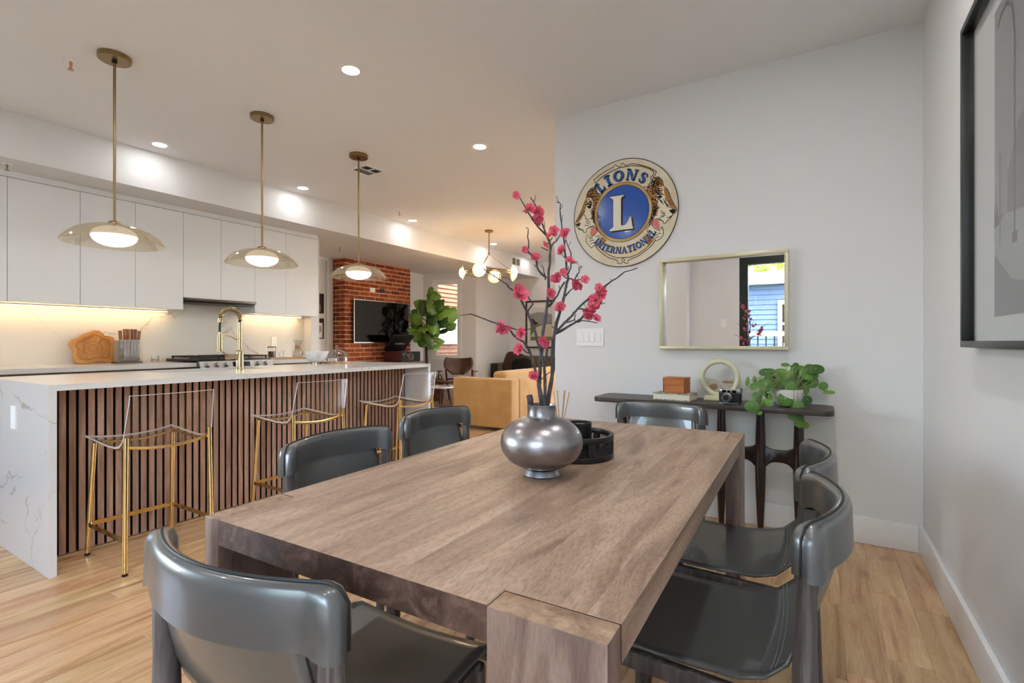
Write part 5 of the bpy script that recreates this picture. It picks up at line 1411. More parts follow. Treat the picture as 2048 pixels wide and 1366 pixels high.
_sp = [(.62, .68), (.6, .82), (.5, .91), (.34, .92), (.2, .84), (.17, .7), (.26, .59), (.42, .5), (.56, .4), (.62, .26), (.52, .12), (.36, .07), (.2, .12), (.12, .24), (.1, .34)]
_sw = [.05, .1, .13, .15, .18, .2, .23, .25, .23, .2, .18, .15, .13, .1, .05]
GL = {
 'L': (.74, [rc(.1, 0, .36, 1), rc(0, .9, .46, 1), rc(0, 0, .72, .13), rc(.6, 0, .72, .34)]),
 'I': (.54, [rc(.14, 0, .40, 1), rc(0, 0, .54, .1), rc(0, .9, .54, 1)]),
 'O': (.95, ribbon(_el, _ew)),
 'N': (.97, [rc(.08, 0, .2, 1), rc(.76, 0, .88, 1), [(.05, 1), (.32, 1), (.88, 0), (.62, 0)], rc(0, 0, .3, .08), rc(.65, .92, .97, 1), rc(0, .92, .3, 1)]),
 'S': (.74, ribbon(_sp, _sw)),
 'T': (.8, [rc(.27, 0, .53, 1), rc(0, .88, .8, 1), rc(0, .68, .1, 1), rc(.7, .68, .8, 1), rc(.15, 0, .65, .09)]),
 'E': (.76, [rc(.1, 0, .34, 1), rc(0, .9, .7, 1), rc(0, 0, .75, .1), rc(.3, .46, .55, .55), rc(.6, .72, .7, 1), rc(.64, 0, .75, .28)]),
 'R': (.93, [rc(.1, 0, .34, 1), [(.4, .52), (.62, .52), (.95, 0), (.68, 0)], rc(0, 0, .44, .09), rc(0, .91, .4, 1)] + ribbon([(.3, .94), (.55, .92), (.7, .82), (.72, .7), (.62, .57), (.3, .52)], [.12, .14, .2, .2, .15, .1])),
 'A': (1.0, [[(.1, 0), (.2, 0), (.5, .95), (.42, 1)], [(.42, 1), (.56, 1), (.92, 0), (.66, 0)], rc(.25, .3, .7, .4), rc(0, 0, .3, .08), rc(.58, 0, 1, .08)]),
}
def arc_text(txt, r0, h, a0, a1, top, mat, sh, kx=1.0):
    ws = [GL[c][0] * h * kx for c in txt]
    tot = sum(ws); span = abs(a1 - a0) * (r0 + (h / 2 if top else -h / 2))
    gap = (span - tot) / (len(txt) - 1)
    s = 0
    for c, w in zip(txt, ws):
        def mp(u, v, dx=0, dy=0):
            d = (s + u * h * kx) / (r0 + (h / 2 if top else -h / 2))
            if top: a = a0 - d; R_ = r0 + v * h
            else: a = a0 + d; R_ = r0 - v * h
            return (bx + R_ * math.cos(a) + dx, by + R_ * math.sin(a) + dy)
        def sub(p):
            q = []
            for i in range(len(p)):
                a, b = p[i], p[(i + 1) % len(p)]
                for k in range(3): q.append((a[0] + (b[0] - a[0]) * k / 3, a[1] + (b[1] - a[1]) * k / 3))
            return q
        polys = [sub(p) for p in GL[c][1]]
        m1 = lay('letter', mat, [[mp(*q) for q in p] for p in polys], .0152, .0160)
        lay('letter_shadow', 'sign_dark', [[mp(*q, sh, -sh) for q in p] for p in polys], .0142, .0150, m1)
        lay('letter_highlight', 'sign_white', [[mp(*q, -sh * .55, sh * .4) for q in p] for p in polys], .0146, .0151, m1)
        s += w + gap
D = math.radians
arc_text('LIONS', .222, .076, D(136), D(50), True, 'sign_letter', .0055, 1.02)
arc_text('INTERNATIONAL', .289, .047, D(221), D(325), False, 'sign_letter', .003, .86)

# mirror
t = thing('wall_mirror', 'rectangular wall mirror in a pale champagne frame', 'mirror', (-.5325, YE, 1.368))
w, h = .3755, .2985
fr = MB()
fw, fd = .022, .052
for q in ((-w, w, h - fw, h), (-w, w, -h, -h + fw), (-w, -w + fw, -h + fw, h - fw), (w - fw, w, -h + fw, h - fw)): fr.box(q[0], q[1], -fd, -.001, q[2], q[3])
fr.build('frame', 'champagne', t, bevel=.002)
MB().box(-w + fw, w - fw, -.010, -.004, -h + fw, h - fw).build('glass', 'mirror', t)
plate('light_switch', 'white four-gang light switch on the wall under the sign', 'switch', (-1.424, YE - .0005, 1.151), (0, 0, 0), .21, .127, 'switch', 4)
plate('light_switch', 'white switch seen reflected in the wall mirror', 'switch', (-1.19, -.9995, 1.38), (0, 0, PI), .075, .12, 'switch', 1)

# large framed street photograph on the right wall
t = thing('framed_photograph', 'black framed grey street photograph on the right wall', 'picture', (XR, 1.9, 1.655))
hy, hz = .42, .555
fr = MB()
for q in ((-hy, hy, hz - .022, hz), (-hy, hy, -hz, -hz + .022), (-hy, -hy + .022, -hz + .022, hz - .022), (hy - .022, hy, -hz + .022, hz - .022)): fr.box(-.045, -.001, q[0], q[1], q[2], q[3])
fr.build('frame', 'pic_black', t, bevel=.0015)
MB().box(-.012, -.004, -hy + .022, hy - .022, -hz + .022, hz - .022).build('mat', 'mat_board', t)
G_ = lambda u, v, w: (-w, u, v)
MT['g1'] = P('print_sky', S(146, 145, 149), .6); MT['g2'] = P('print_mid', S(108, 107, 111), .6); MT['g3'] = P('print_dark', S(66, 65, 69), .6); MT['g4'] = P('print_light', S(160, 160, 163), .6)
pr_ = MB().prism(rc(-.155 - .1, -.46, .155, .46), .0125, .0135, G_).build('print', 'g1', t)
def lp(m, polys, w0, w1):
    mb = MB()
    for p in polys: mb.prism(p, w0, w1, G_)
    mb.build('print_shape', m, pr_)
lp('g2', [[(-.255, .1), (-.06, .06), (.03, -.06), (.04, -.26), (-.255, -.3)], rc(.07, -.26, .155, -.16)], .0136, .0138)
lp('g4', [[(.155, -.2), (.05, -.17), (-.255, -.2), (-.255, -.4), (.0, -.36), (.155, -.27)]], .0139, .0141)
lp('g2', [[(.155, -.27), (.0, -.36), (-.255, -.4), (-.255, -.46), (.155, -.46)]], .0139, .0141)
mb = MB()
mb.stroke([(-.03, -.25), (-.03, .3), (-.01, .39), (.04, .425), (.09, .42), (.12, .4)], .012, .0142, .0144, G_)
mb.stroke([(.1, -.25), (.1, .02)], .006, .0142, .0144, G_)
mb.stroke([(.085, .0), (.115, .0)], .004, .0142, .0144, G_)
mb.stroke([(-.05, -.25), (-.01, -.25)], .03, .0142, .0144, G_)
for k in range(6):
    mb.prism([(.11 + k * .007, -.19), (.116 + k * .007, -.19 + .03 * (k % 3 + 1)), (.122 + k * .007, -.19)], .0142, .0144, G_)
mb.build('print_shape', 'g3', pr_)
MB().box(-.0265, -.0245, -hy + .022, hy - .022, -hz + .022, hz - .022).build('glazing', 'pane', t)

# ================================================================= console table
CZ = .757
t = thing('console_table', 'slim dark console table with sculpted tapering legs', 'console', (-.605, 3.22, 0))
MB().prism(rrect(-.67, .67, -.16, .16, .06, 8), CZ - .028, CZ, lambda u, v, w: (u, v, w)).build('top', 'console', t, bevel=.008, seg=3)
def cleg(x):
    zs = [.001, .1, .25, .4, .5, .6, .7, CZ - .0285]
    rs = [.013, .019, .026, .030, .029, .026, .022, .02]
    MB().tube([(x, -.02, z) for z in zs], rs, 16).build('leg', 'ebony', t, smooth=True)
def bridge(x0, x1):
    n = 14; up = []; dn = []
    for i in range(n + 1):
        u = i / n; s = abs(2 * u - 1) ** 3.2
        xx = x0 + (x1 - x0) * u
        up.append((xx, .505 + .05 * s)); dn.append((xx, .435 - .10 * s))
    MB().prism(up + dn[::-1], -.014, .014, lambda u, v, w: (u, w - .02, v)).build('bridge', 'ebony', t, bevel=.006)
for sg_ in (1, -1):
    L3 = [.605 - .502, .605 - .292, .605 - .100]
    for q in L3: cleg(sg_ * q)
    bridge(sg_ * L3[0], sg_ * L3[1]); bridge(sg_ * L3[1], sg_ * L3[2])

t = thing('hardback_book', 'speckled hardback book under the wooden box', 'book', (-.775, 3.2, CZ + .001), math.radians(-4))
MB().box(-.115, .115, -.075, .075, 0, .005).build('back_cover', 'book_cover', t)
MB().box(-.112, .111, -.072, .072, .0052, .037).build('pages', 'paper', t)
MB().box(-.115, .115, -.075, .075, .0372, .042).build('front_cover', 'book_cover', t)
MB().box(.0, .115, .0752, .0792, 0, .042).build('spine', 'book_cover', t)
t = thing('cigar_box', 'orange brown wooden cigar box on the speckled book', 'box', (-.765, 3.205, CZ + .044), math.radians(-4))
MB().box(-.068, .068, -.055, .055, 0, .088).build('body', 'cigar', t, bevel=.0012, seg=1)
MB().box(-.069, .069, -.056, .056, .0882, .096).build('lid', 'cigar', t, bevel=.0012, seg=1)
for cor in (-1, 1):
    j = MB()
    for k in range(8):
        z = .006 + k * .0105
        j.box(cor * .0645 - .004, cor * .0645 + .004, -.0554, -.05, z, z + .0052)
        if cor > 0: j.box(.063, .0684, -.0555, -.0475, z, z + .0052)
    o = j.build('finger_joints', 'ink', t); o['kind'] = 'stuff'
rr = random.Random(1); sc_ = MB()
x = -.05
for wl in (5, 14, 8):
    pts = []
    for k in range(wl):
        pts.append((x, .042 + (rr.uniform(0, .008) if k % 2 else 0))); x += .0026
    sc_.stroke(pts, .0011, .0553, .0557, lambda u, v, w: (u, -w, v)); x += .006
for k, z in enumerate((.06, .05, .038)):
    sc_.stroke([(0, 0), (.012, .003), (.02, 0)], .003, 0, .0004, lambda u, v, w, z=z: (.0682 + w, -.01 + u, z + v))
sc_.build('script_lettering', 'ink', t)

t = thing('sand_art_ring', 'round ivory sand picture frame behind the camera', 'ornament', (-.525, 3.285, CZ + .001))
Rm = Matrix.Rotation(PI / 2, 4, 'X')
MB().torus((0, 0, .137), .103, .0155, 64, 16, Rm).build('ring', 'ivory', t, smooth=True)
MB().add([(-.09, -.035, 0), (.09, -.035, 0), (.09, .035, 0), (-.09, .035, 0), (-.082, -.028, .03), (.082, -.028, .03), (.082, .028, .03), (-.082, .028, .03)],
         [(0, 3, 2, 1), (4, 5, 6, 7), (0, 1, 5, 4), (1, 2, 6, 5), (2, 3, 7, 6), (3, 0, 4, 7)]).build('base', 'ivory', t, bevel=.003)
sd = [(-.087, .137), (-.06, .135), (-.03, .128), (.0, .12), (.03, .132), (.06, .138), (.087, .136)] + [(.09 * math.cos(a), .137 + .09 * math.sin(a)) for a in [-.02 - k * (PI - .04) / 16 for k in range(17)]]
MB().prism(sd, -.003, .003, lambda u, v, w: (u, w, v)).build('sand', 'sand', t)
MB().prism([(-.06, .09), (-.02, .105), (-.01, .08), (-.03, .06), (-.055, .075)], .0031, .0036, lambda u, v, w: (u, -w, v)).build('sand_streak', 'brown_wood', t)
MB().prism([(.01, .12), (.08, .125), (.075, .105), (.02, .108)], .0031, .0036, lambda u, v, w: (u, -w, v)).build('sand_streak', 'brown_wood', t)
MB().prism(circ(.09, 48), .005, .0062, lambda u, v, w: (u, -w, v + .137)).build('glass', 'pane', t)

t = thing('film_camera', 'vintage black and chrome film camera on the console', 'camera', (-.444, 3.135, CZ + .001), math.radians(-8))
MB().prism(rrect(-.062, .062, -.016, .016, .012), .008, .062).build('body', 'black', t, bevel=.001, seg=1)
MB().prism(rrect(-.062, .062, -.0165, .0165, .012), .0622, .084).build('top_plate', 'steel', t, bevel=.0025)
MB().prism(rrect(-.062, .062, -.0165, .0165, .012), .0, .0078).build('bottom_plate', 'steel', t, bevel=.001, seg=1)
fin = MB()
for q in ((-.04, -.018, .066, .08), (-.012, .004, .067, .079), (.016, .036, .066, .08)): fin.box(q[0], q[1], -.0185, -.0167, q[2], q[3])
fin.build('viewfinder_windows', 'black_gloss', t)
ln = MB(); yf = lambda r, pts: None
lens = [(.0, .019), (.019, .019), (.019, .022), (.014, .0225), (.0, .0225)]
def ylathe(prof, n=32):
    mb = MB(); mb.lathe(prof, n); mb.v = [(x - .012, -z, y + .036) for x, y, z in mb.v]; return mb
l0 = ylathe([(.0, .0165), (.028, .0165), (.028, .024), (.025, .026), (.025, .034), (.022, .036), (.022, .042), (.018, .042), (.017, .037), (0, .037)]).build('lens_barrel', 'steel', t, smooth=True)
ylathe([(.0, .0372), (.0165, .0372), (.0165, .0385), (0, .041)]).build('lens_glass', 'black_gloss', l0, smooth=True)
ylathe([(.0221, .0365), (.0245, .0365), (.0245, .0415), (.0221, .0415)]).build('filter_ring', 'black', l0, smooth=True)
for x, r, hh in ((-.045, .008, .007), (.03, .005, .006), (.048, .009, .006)):
    MB().cyl((x, 0, 0), r, .0842, .084 + hh, 20).build('dial', 'steel', t, smooth=True)
MB().tube([(.06, -.01, .05), (.068, -.03, .02), (.06, -.05, .004), (.03, -.055, .003), (-.02, -.06, .003)], .003, 6).build('strap', 'black', t, smooth=True)

# trailing round-leaf plant
PX, PY = -.15, 3.2
t = thing('potted_plant', 'trailing round leaf plant in a white pot on the console', 'plant', (PX, PY, CZ + .001))
MB().lathe([(.0, 0), (.045, 0), (.058, .01), (.072, .05), (.074, .095), (.07, .095), (.067, .05), (.05, .02), (0, .016)], 40).build('pot', 'ceramic', t, smooth=True)
MB().cyl((0, 0, 0), .066, .07, .082, 24).build('soil', 'coffee', t, smooth=True)
def round_leaf():
    mb = MB()
    def pt(i, j):
        a = 2 * PI * j; r = i
        x, y = r * math.cos(a), r * math.sin(a) * 1.0
        return (x, y, .18 * (1 - r * r) - .10 * x * x + .05 * math.sin(3 * a) * r)
    mb.grid(pt, 4, 18)
    mb.v = mb.v
    return mb.mesh('leaf', smooth=True, angle=80, recalc=False)
lm_ = round_leaf()
dm = MB().ell((0, .1, .2), (.075, .075, .03), 10, 6).mesh('leaf_eye', smooth=True)
MT['leaf_eye'] = P('leaf_eye', S(206, 220, 150), .5)
rl_ = random.Random(12)
stems = MB()
_rx = random.Random(21)
PILEA += [(x + _rx.uniform(-.03, .03), y + _rx.uniform(.0, .03), z + _rx.uniform(-.02, .03), rx * _rx.uniform(.6, .95), ry * _rx.uniform(.6, .95)) for x, y, z, rx, ry in PILEA if .06 < z < .2 and abs(x) < .14]
for (x, y, z, rx, ry) in PILEA:
    y = min(y, .085)
    o = obj('leaf', lm_, 'leaf', t)
    o.location = (x, y, z)
    o.scale = (rx * 1.14, ry * 1.14, (rx + ry) / 2)
    flat = min(rx, ry) / max(rx, ry)
    d = Vector((.1 + rl_.uniform(-.25, .25) + x * 1.5, -.9, .3 + rl_.uniform(-.25, .25) + (z - .1) * 1.5)).normalized()
    # leaf faces the room: local z -> d, local y kept near world up
    zc = d; yc = (Vector((0, 0, 1)) - zc * zc.z).normalized(); xc = yc.cross(zc)
    o.rotation_euler = Matrix((xc, yc, zc)).transposed().to_euler()
    obj('leaf_eye', dm, 'leaf_eye', o)
    c0 = Vector((x, y, z)); b0 = Vector((x * .25, y * .2, .09))
    mid = b0.lerp(c0, .55) + Vector((0, -.01, .05 if z > .0 else .09))
    if z < .03: mid = Vector((x * .8, min(y, -.165 + 0) if False else y * .9, max(.10, z + .06)))
    stems.tube([b0, mid, c0], [.0022, .0018, .0012], 5)
stems.build('stems', 'stem', t, smooth=True)
# ================================================================= living room
def cushion(c, s, p=.35, n=14):
    """soft pillow: superellipsoid in local axes"""
    mb = MB()
    def sp(w, m): return math.copysign(abs(w) ** m, w)
    def pt(i, j):
        u = -PI + 2 * PI * i; v = -PI / 2 + PI * j
        cu, su, cv, sv = math.cos(u), math.sin(u), math.cos(v), math.sin(v)
        return (c[0] + s[0] * sp(cv, p) * sp(cu, p), c[1] + s[1] * sp(cv, p) * sp(su, p), c[2] + s[2] * sp(sv, p))
    mb.grid(pt, n * 2, n)
    return mb
def soft(mb, x0, x1, y0, y1, z0, z1): return mb.box(x0, x1, y0, y1, z0, z1)

# near sofa, its arm side toward the dining table
t = thing('sofa', 'camel velvet sofa with its plain side and back toward the dining table', 'sofa', (-3.19, 5.15, 0))
LS = 2.05
MB().box(-.9, -.001, .001, .2, .045, .655).build('arm', 'velvet', t, bevel=.025, seg=4)
MB().box(-.9, -.001, LS - .2, LS, .045, .655).build('arm', 'velvet', t, bevel=.025, seg=4)
MB().box(-.22, -.001, .202, LS - .202, .045, .655).build('back', 'velvet', t, bevel=.02, seg=4)
MB().box(-.88, -.222, .202, LS - .202, .1, .27).build('seat_base', 'velvet', t, bevel=.015, seg=2)
for k in range(2):
    y0 = .205 + k * (LS - .41) / 2
    MB().box(-.9, -.225, y0, y0 + (LS - .41) / 2 - .004, .272, .44).build('seat_cushion', 'velvet', t, bevel=.04, seg=4)
    MB().box(-.42, -.2225, y0, y0 + (LS - .41) / 2 - .004, .442, .735).build('back_cushion', 'velvet', t, bevel=.05, seg=4)
for x in (-.84, -.06):
    for y in (.06, LS - .06):
        MB().cyl((x, y, 0), .02, .001, .045, 12).build('leg', 'redwood', t, smooth=True)

# far sofa against the end wall
t = thing('sofa', 'olive velvet sofa against the far wall with dark cushions', 'sofa', (-4.75, 8.45, 0))
MB().box(-.97, -.8, 0, .8, .06, .68).build('arm', 'olive', t, bevel=.02, seg=3)
MB().box(.75, .92, 0, .8, .06, .68).build('arm', 'olive', t, bevel=.02, seg=3)
MB().box(-.97, -.801, -.012, -.0005, .07, .67).build('arm_front', 'dark_velvet', t)
MB().box(-.798, .748, .6, .8, .06, .68).build('back', 'olive', t, bevel=.03, seg=3)
MB().box(-.798, .748, .02, .598, .1, .27).build('seat_base', 'olive', t, bevel=.01)
for k in range(2):
    x0 = -.795 + k * .772
    MB().box(x0, x0 + .77, .0, .595, .272, .43).build('seat_cushion', 'olive', t, bevel=.03, seg=3)
    MB().box(x0, x0 + .77, .4, .598, .432, .83).build('back_cushion', 'olive', t, bevel=.05, seg=3)
for x in (-.9, .85):
    for y in (.06, .74):
        MB().cyl((x, y, 0), .02, .001, .06, 12).build('leg', 'redwood', t, smooth=True)
o = cushion((0, 0, 0), (.23, .07, .23), .5).build('leather_pillow', 'dark_brown', smooth=True, angle=80)
o.location = (-5.32, 8.71, .672); o.rotation_euler = (math.radians(-14), math.radians(12), math.radians(8))
tag(o, 'dark brown leather pillow on the far olive sofa', 'pillow')
o = cushion((0, 0, 0), (.2, .09, .17), .6, 18).build('fur_pillow', 'fur', smooth=True, angle=80)
rr = random.Random(3)
for v in o.data.vertices:
    k = 1 + rr.uniform(-.06, .08); v.co = v.co * k
o.location = (-5.03, 8.5, .615); o.rotation_euler = (math.radians(-14), math.radians(-8), 0)
tag(o, 'black furry pillow on the far olive sofa', 'pillow')

# leather shell lounge chair
t = thing('lounge_chair', 'brown leather shell lounge chair with wooden frame by the window', 'armchair', (-5.68, 7.3, 0), math.radians(28))
def shell(i, j):
    u = 2 * i - 1; v = j
    w = .275 * (1 - .75 * abs(2 * (1 - v) - .8) ** 3 * .35) * (.62 + .38 * min(1, v * 2.2))
    z = .50 + .30 * v + .03 * u * u * v
    return (u * w, .12 - .10 * u * u + .08 * v, z)
b = MB().grid(shell, 20, 10).build('backrest', 'brown_leather', t, smooth=True, angle=80)
md = b.modifiers.new('thickness', 'SOLIDIFY'); md.thickness = .03
def seatf(i, j):
    u = 2 * i - 1
    return (u * (.27 + .08 * j), .12 - .5 * j, .40 - .03 * (1 - u * u) + .05 * j)
b = MB().grid(seatf, 16, 8).build('seat', 'brown_leather', t, smooth=True, angle=80)
md = b.modifiers.new('thickness', 'SOLIDIFY'); md.thickness = .04
for sx in (-1, 1):
    MB().tube([(sx * .27, -.32, .001), (sx * .29, -.25, .3), (sx * .31, -.2, .585)], [.012, .017, .014], 10).build('front_leg', 'redwood', t, smooth=True)
    MB().tube([(sx * .22, .33, .001), (sx * .235, .2, .3), (sx * .25, .13, .6)], [.012, .02, .016], 10).build('rear_leg', 'redwood', t, smooth=True)
    MB().bar((sx * .31, -.28, .59), (sx * .34, .16, .56), .045, .02).build('armrest', 'redwood', t, bevel=.006)
MB().bar((-.24, .13, .42), (.24, .13, .42), .03, .03).build('rail', 'redwood', t, bevel=.004)
MB().bar((-.28, -.24, .38), (.28, -.24, .38), .03, .03).build('rail', 'redwood', t, bevel=.004)

t = thing('side_table', 'white topped side table with dark wooden legs by the sofa', 'table', (-5.54, 6.66, 0))
MB().prism(rrect(-.21, .24, -.21, .21, .06, 6), .33, .353).build('top', 'trim', t, bevel=.004)
for a in (.5, 2.2, 3.9, 5.3):
    MB().tube([(.18 * math.cos(a), .18 * math.sin(a), .001), (.12 * math.cos(a), .12 * math.sin(a), .3295)], [.012, .02], 10).build('leg', 'redwood', t, smooth=True)
o = MB().prism(rrect(-.1, .1, -.075, .075, .004), 0, .018).build('magazine', 'cloth_print', bevel=.001, seg=1)
o.location = (-5.46, 6.66, .3545); o.rotation_euler = (0, 0, .5)
tag(o, 'grey magazine lying on the white side table', 'magazine')
for k, (m, lb) in enumerate((('black', 'black covered book at the bottom of the floor stack by the sofa'), ('trim', 'white book in the middle of the floor stack by the sofa'), ('black', 'black book on top of the floor stack by the sofa'))):
    z = .001 + k * .048
    b = thing('coffee_table_book', lb, 'book', (-4.83, 5.93, z), .1 + k * .05, 'books stacked on the floor')
    MB().box(-.17, .17, -.125, .125, 0, .005).build('cover', m, b)
    MB().box(-.167, .165, -.122, .122, .0052, .041).build('pages', 'paper', b)
    MB().box(-.17, .17, -.125, .125, .0412, .0465).build('cover', m, b)

t = thing('wicker_basket', 'tall brown wicker basket beside the island end', 'basket', (-6.25, 7.3, 0))
prof = [(0, .001), (.15, .001), (.16, .02)] + [(.16 + .02 * math.sin(k * 1.0) * .3 + .001 * k, .02 + k * .03) for k in range(14)] + [(.155, .41), (.145, .05), (0, .04)]
MB().lathe(prof, 28).build('body', 'wicker', t, smooth=False)
wv = MB()
for r in range(13):
    for k in range(14):
        a = 2 * PI * (k + .5 * (r % 2)) / 14
        wv.ell((.172 * math.cos(a), .172 * math.sin(a), .035 + r * .03), (.022, .022, .011), 6, 4)
o = wv.build('weave', 'wicker', t, smooth=True); o['kind'] = 'stuff'
for s in (-1, 1):
    MB().torus((0, s * .16, .42), .06, .01, 16, 8, Matrix.Rotation(PI / 2, 4, 'X'), PI).build('handle', 'wicker', t, smooth=True)

# fiddle-leaf fig
t = thing('fiddle_leaf_fig', 'tall fiddle leaf fig beside the brick chimney', 'plant', (-6.04, 6.85, 0))
MB().lathe([(0, .001), (.1, .001), (.12, .3), (.11, .3), (.1, .25), (0, .25)], 28).build('pot', 'ceramic', t, smooth=True)
tk = MB()
tk.tube([(0, 0, .24), (.01, 0, .6), (-.015, .01, 1.0), (.01, 0, 1.5), (.03, 0, 2.0)], [.03, .028, .024, .016, .008], 8)
for (x, y, z, rx, ry) in FIDDLE:
    zz = max(.98, z - .12)
    tk.tube([(0, 0, zz), (x * .6, y * .6, z - .02), (x, y, z)], [.008, .006, .004], 5)
tk.build('trunk', 'trunk', t, smooth=True)
def fleaf():
    mb = MB()
    def pt(i, j):
        v = 2 * i - 1; u = 2 * j - 1
        w = math.sqrt(max(0, 1 - v * v)) * (1 + .25 * v - .12 * math.cos(v * 4))
        return (u * w * .9, v, -.22 * v * v - .28 * u * u + .25 + .05 * math.sin(v * 9) * abs(u) - (.10 if abs(u) < .08 else 0))
    mb.grid(pt, 12, 8)
    return mb.mesh('leaf', smooth=True, angle=80, recalc=False)
lf = fleaf(); rl_ = random.Random(5)
for (x, y, z, rx, ry) in FIDDLE:
    o = obj('leaf', lf, 'fiddle', t)
    o.location = (x, y, z); o.scale = (rx * 1.25, ry * 1.25, (rx + ry) / 2)
    d = Vector((.55 + rl_.uniform(-.5, .5), -.6 + rl_.uniform(-.5, .5), .35 + rl_.uniform(-.5, .5))).normalized()
    up = Vector((rl_.uniform(-.5, .5), rl_.uniform(-.5, .5), 1))
    yc = (up - d * up.dot(d)).normalized(); xc = yc.cross(d)
    o.rotation_euler = Matrix((xc, yc, d)).transposed().to_euler()

# television
t = thing('television', 'flat screen television hung on the brick chimney', 'television', (-6.487, 6.175, 1.455))
w, h = .635, .357
MB().box(.001, .03, -w * .5, w * .5, -h * .5, h * .5).build('wall_mount', 'black', t)
MB().box(.0305, .05, -w, w, -h, h).build('housing', 'black', t)
fr = MB()
for q in ((-w, w, h - .008, h), (-w, w, -h, -h + .012), (-w, -w + .008, -h + .012, h - .008), (w - .008, w, -h + .012, h - .008)): fr.box(.0505, .058, q[0], q[1], q[2], q[3])
fr.build('bezel', 'steel', t)
MB().box(.0505, .054, -w + .008, w - .008, -h + .012, h - .008).build('screen', 'black_gloss', t)
plate('wall_plate', 'white cover plate on the bricks above the television', 'plate', (-6.496, 5.992, 2.0), (0, 0, PI / 2), .115, .075, 'switch', 0)
t = thing('cable_box', 'dark blue recessed cable box on the bricks above the television', 'plate', (-6.498, 6.215, 2.0))
MT['blue_box'] = P('blue_box', S(28, 52, 92), .5)
MB().box(.001, .014, -.045, .045, -.032, .032).build('box', 'blue_box', t)
MB().box(.0142, .016, -.03, .03, -.02, .02).build('opening', 'black', t)

# record player on a low cabinet
t = thing('media_cabinet', 'dark low cabinet under the record player', 'cabinet', (-6.15, 6.35, 0))
MB().box(-.3, .26, -.5, .27, .1, .775).build('body', 'walnut', t, bevel=.003)
for y in (-.45, .22):
    for x in (-.25, .2): MB().cyl((x, y, 0), .02, .001, .1, 10).build('leg', 'black', t)
for k in range(2): MB().box(.261, .276, -.498 + k * .385, -.117 + k * .385, .12, .76).build('door', 'walnut', t, bevel=.002)
t = thing('record_player', 'open lid VICTROLA record player with mahogany sides', 'record player', (-6.33, 6.11, .776))
MB().box(0, .378, 0, .47, .0, .172).build('body', 'maroon', t, bevel=.004)
fc = MB().box(.3785, .386, .004, .466, .004, .168).build('front', 'speaker_cloth', t)
Ry = Matrix.Rotation(PI / 2, 4, 'Y')
MB().torus((.388, .235, .086), .058, .005, 32, 8, Ry).build('dial_ring', 'nickel', fc, smooth=True)
MB().torus((.388, .235, .086), .03, .003, 24, 6, Ry).build('dial_ring', 'nickel', fc, smooth=True)
for y, z in ((.03, .14), (.06, .14), (.045, .115), (.1, .14), (.12, .115), (.15, .12)):
    MB().tube([(.386, y, z), (.398, y, z)], .009, 10).build('knob', 'nickel', fc, smooth=True)
MB().cyl((.17, .2, 0), .14, .1725, .18, 32).build('platter', 'black', t, smooth=True)
ld = MB()
ca, sa = math.cos(math.radians(47)), math.sin(math.radians(47))
def lidp(a, y, n): return (.004 + a * ca - n * sa, y, .178 + a * sa + n * ca)
ld.add([lidp(0, .0, 0), lidp(.345, .0, 0), lidp(.345, .47, 0), lidp(0, .47, 0), lidp(0, .0, .05), lidp(.345, .0, .05), lidp(.345, .47, .05), lidp(0, .47, .05)],
       [(0, 3, 2, 1), (4, 5, 6, 7), (0, 1, 5, 4), (1, 2, 6, 5), (2, 3, 7, 6), (3, 0, 4, 7)])
lo = ld.build('lid', 'black', t, bevel=.004)
tx = MB()
x = 0
VG = {'V': (.9, [[(0, 1), (.28, 1), (.56, 0), (.4, 0)], [(.72, 1), (.88, 1), (.56, 0), (.42, 0)]]), 'I': (.3, [rc(.05, 0, .25, 1)]),
      'C': (.85, ribbon([(.75, .78), (.6, .93), (.4, .95), (.18, .78), (.12, .5), (.18, .22), (.4, .05), (.6, .07), (.75, .22)], [.12] * 9)),
      'T': GL['T'], 'R': GL['R'], 'O': GL['O'], 'L': GL['L'], 'A': GL['A']}
for c in 'VICTROLA':
    wd, ps = VG[c]
    for p in ps:
        tx.prism([(x + a * .03, b * .03) for a, b in p], 0, .0012, lambda u, v, w: lidp(.16 + v, .135 + u, -.0015 - w + .0))
    x += wd * .03 + .004
tx.build('brand_lettering', 'white_plastic', lo)

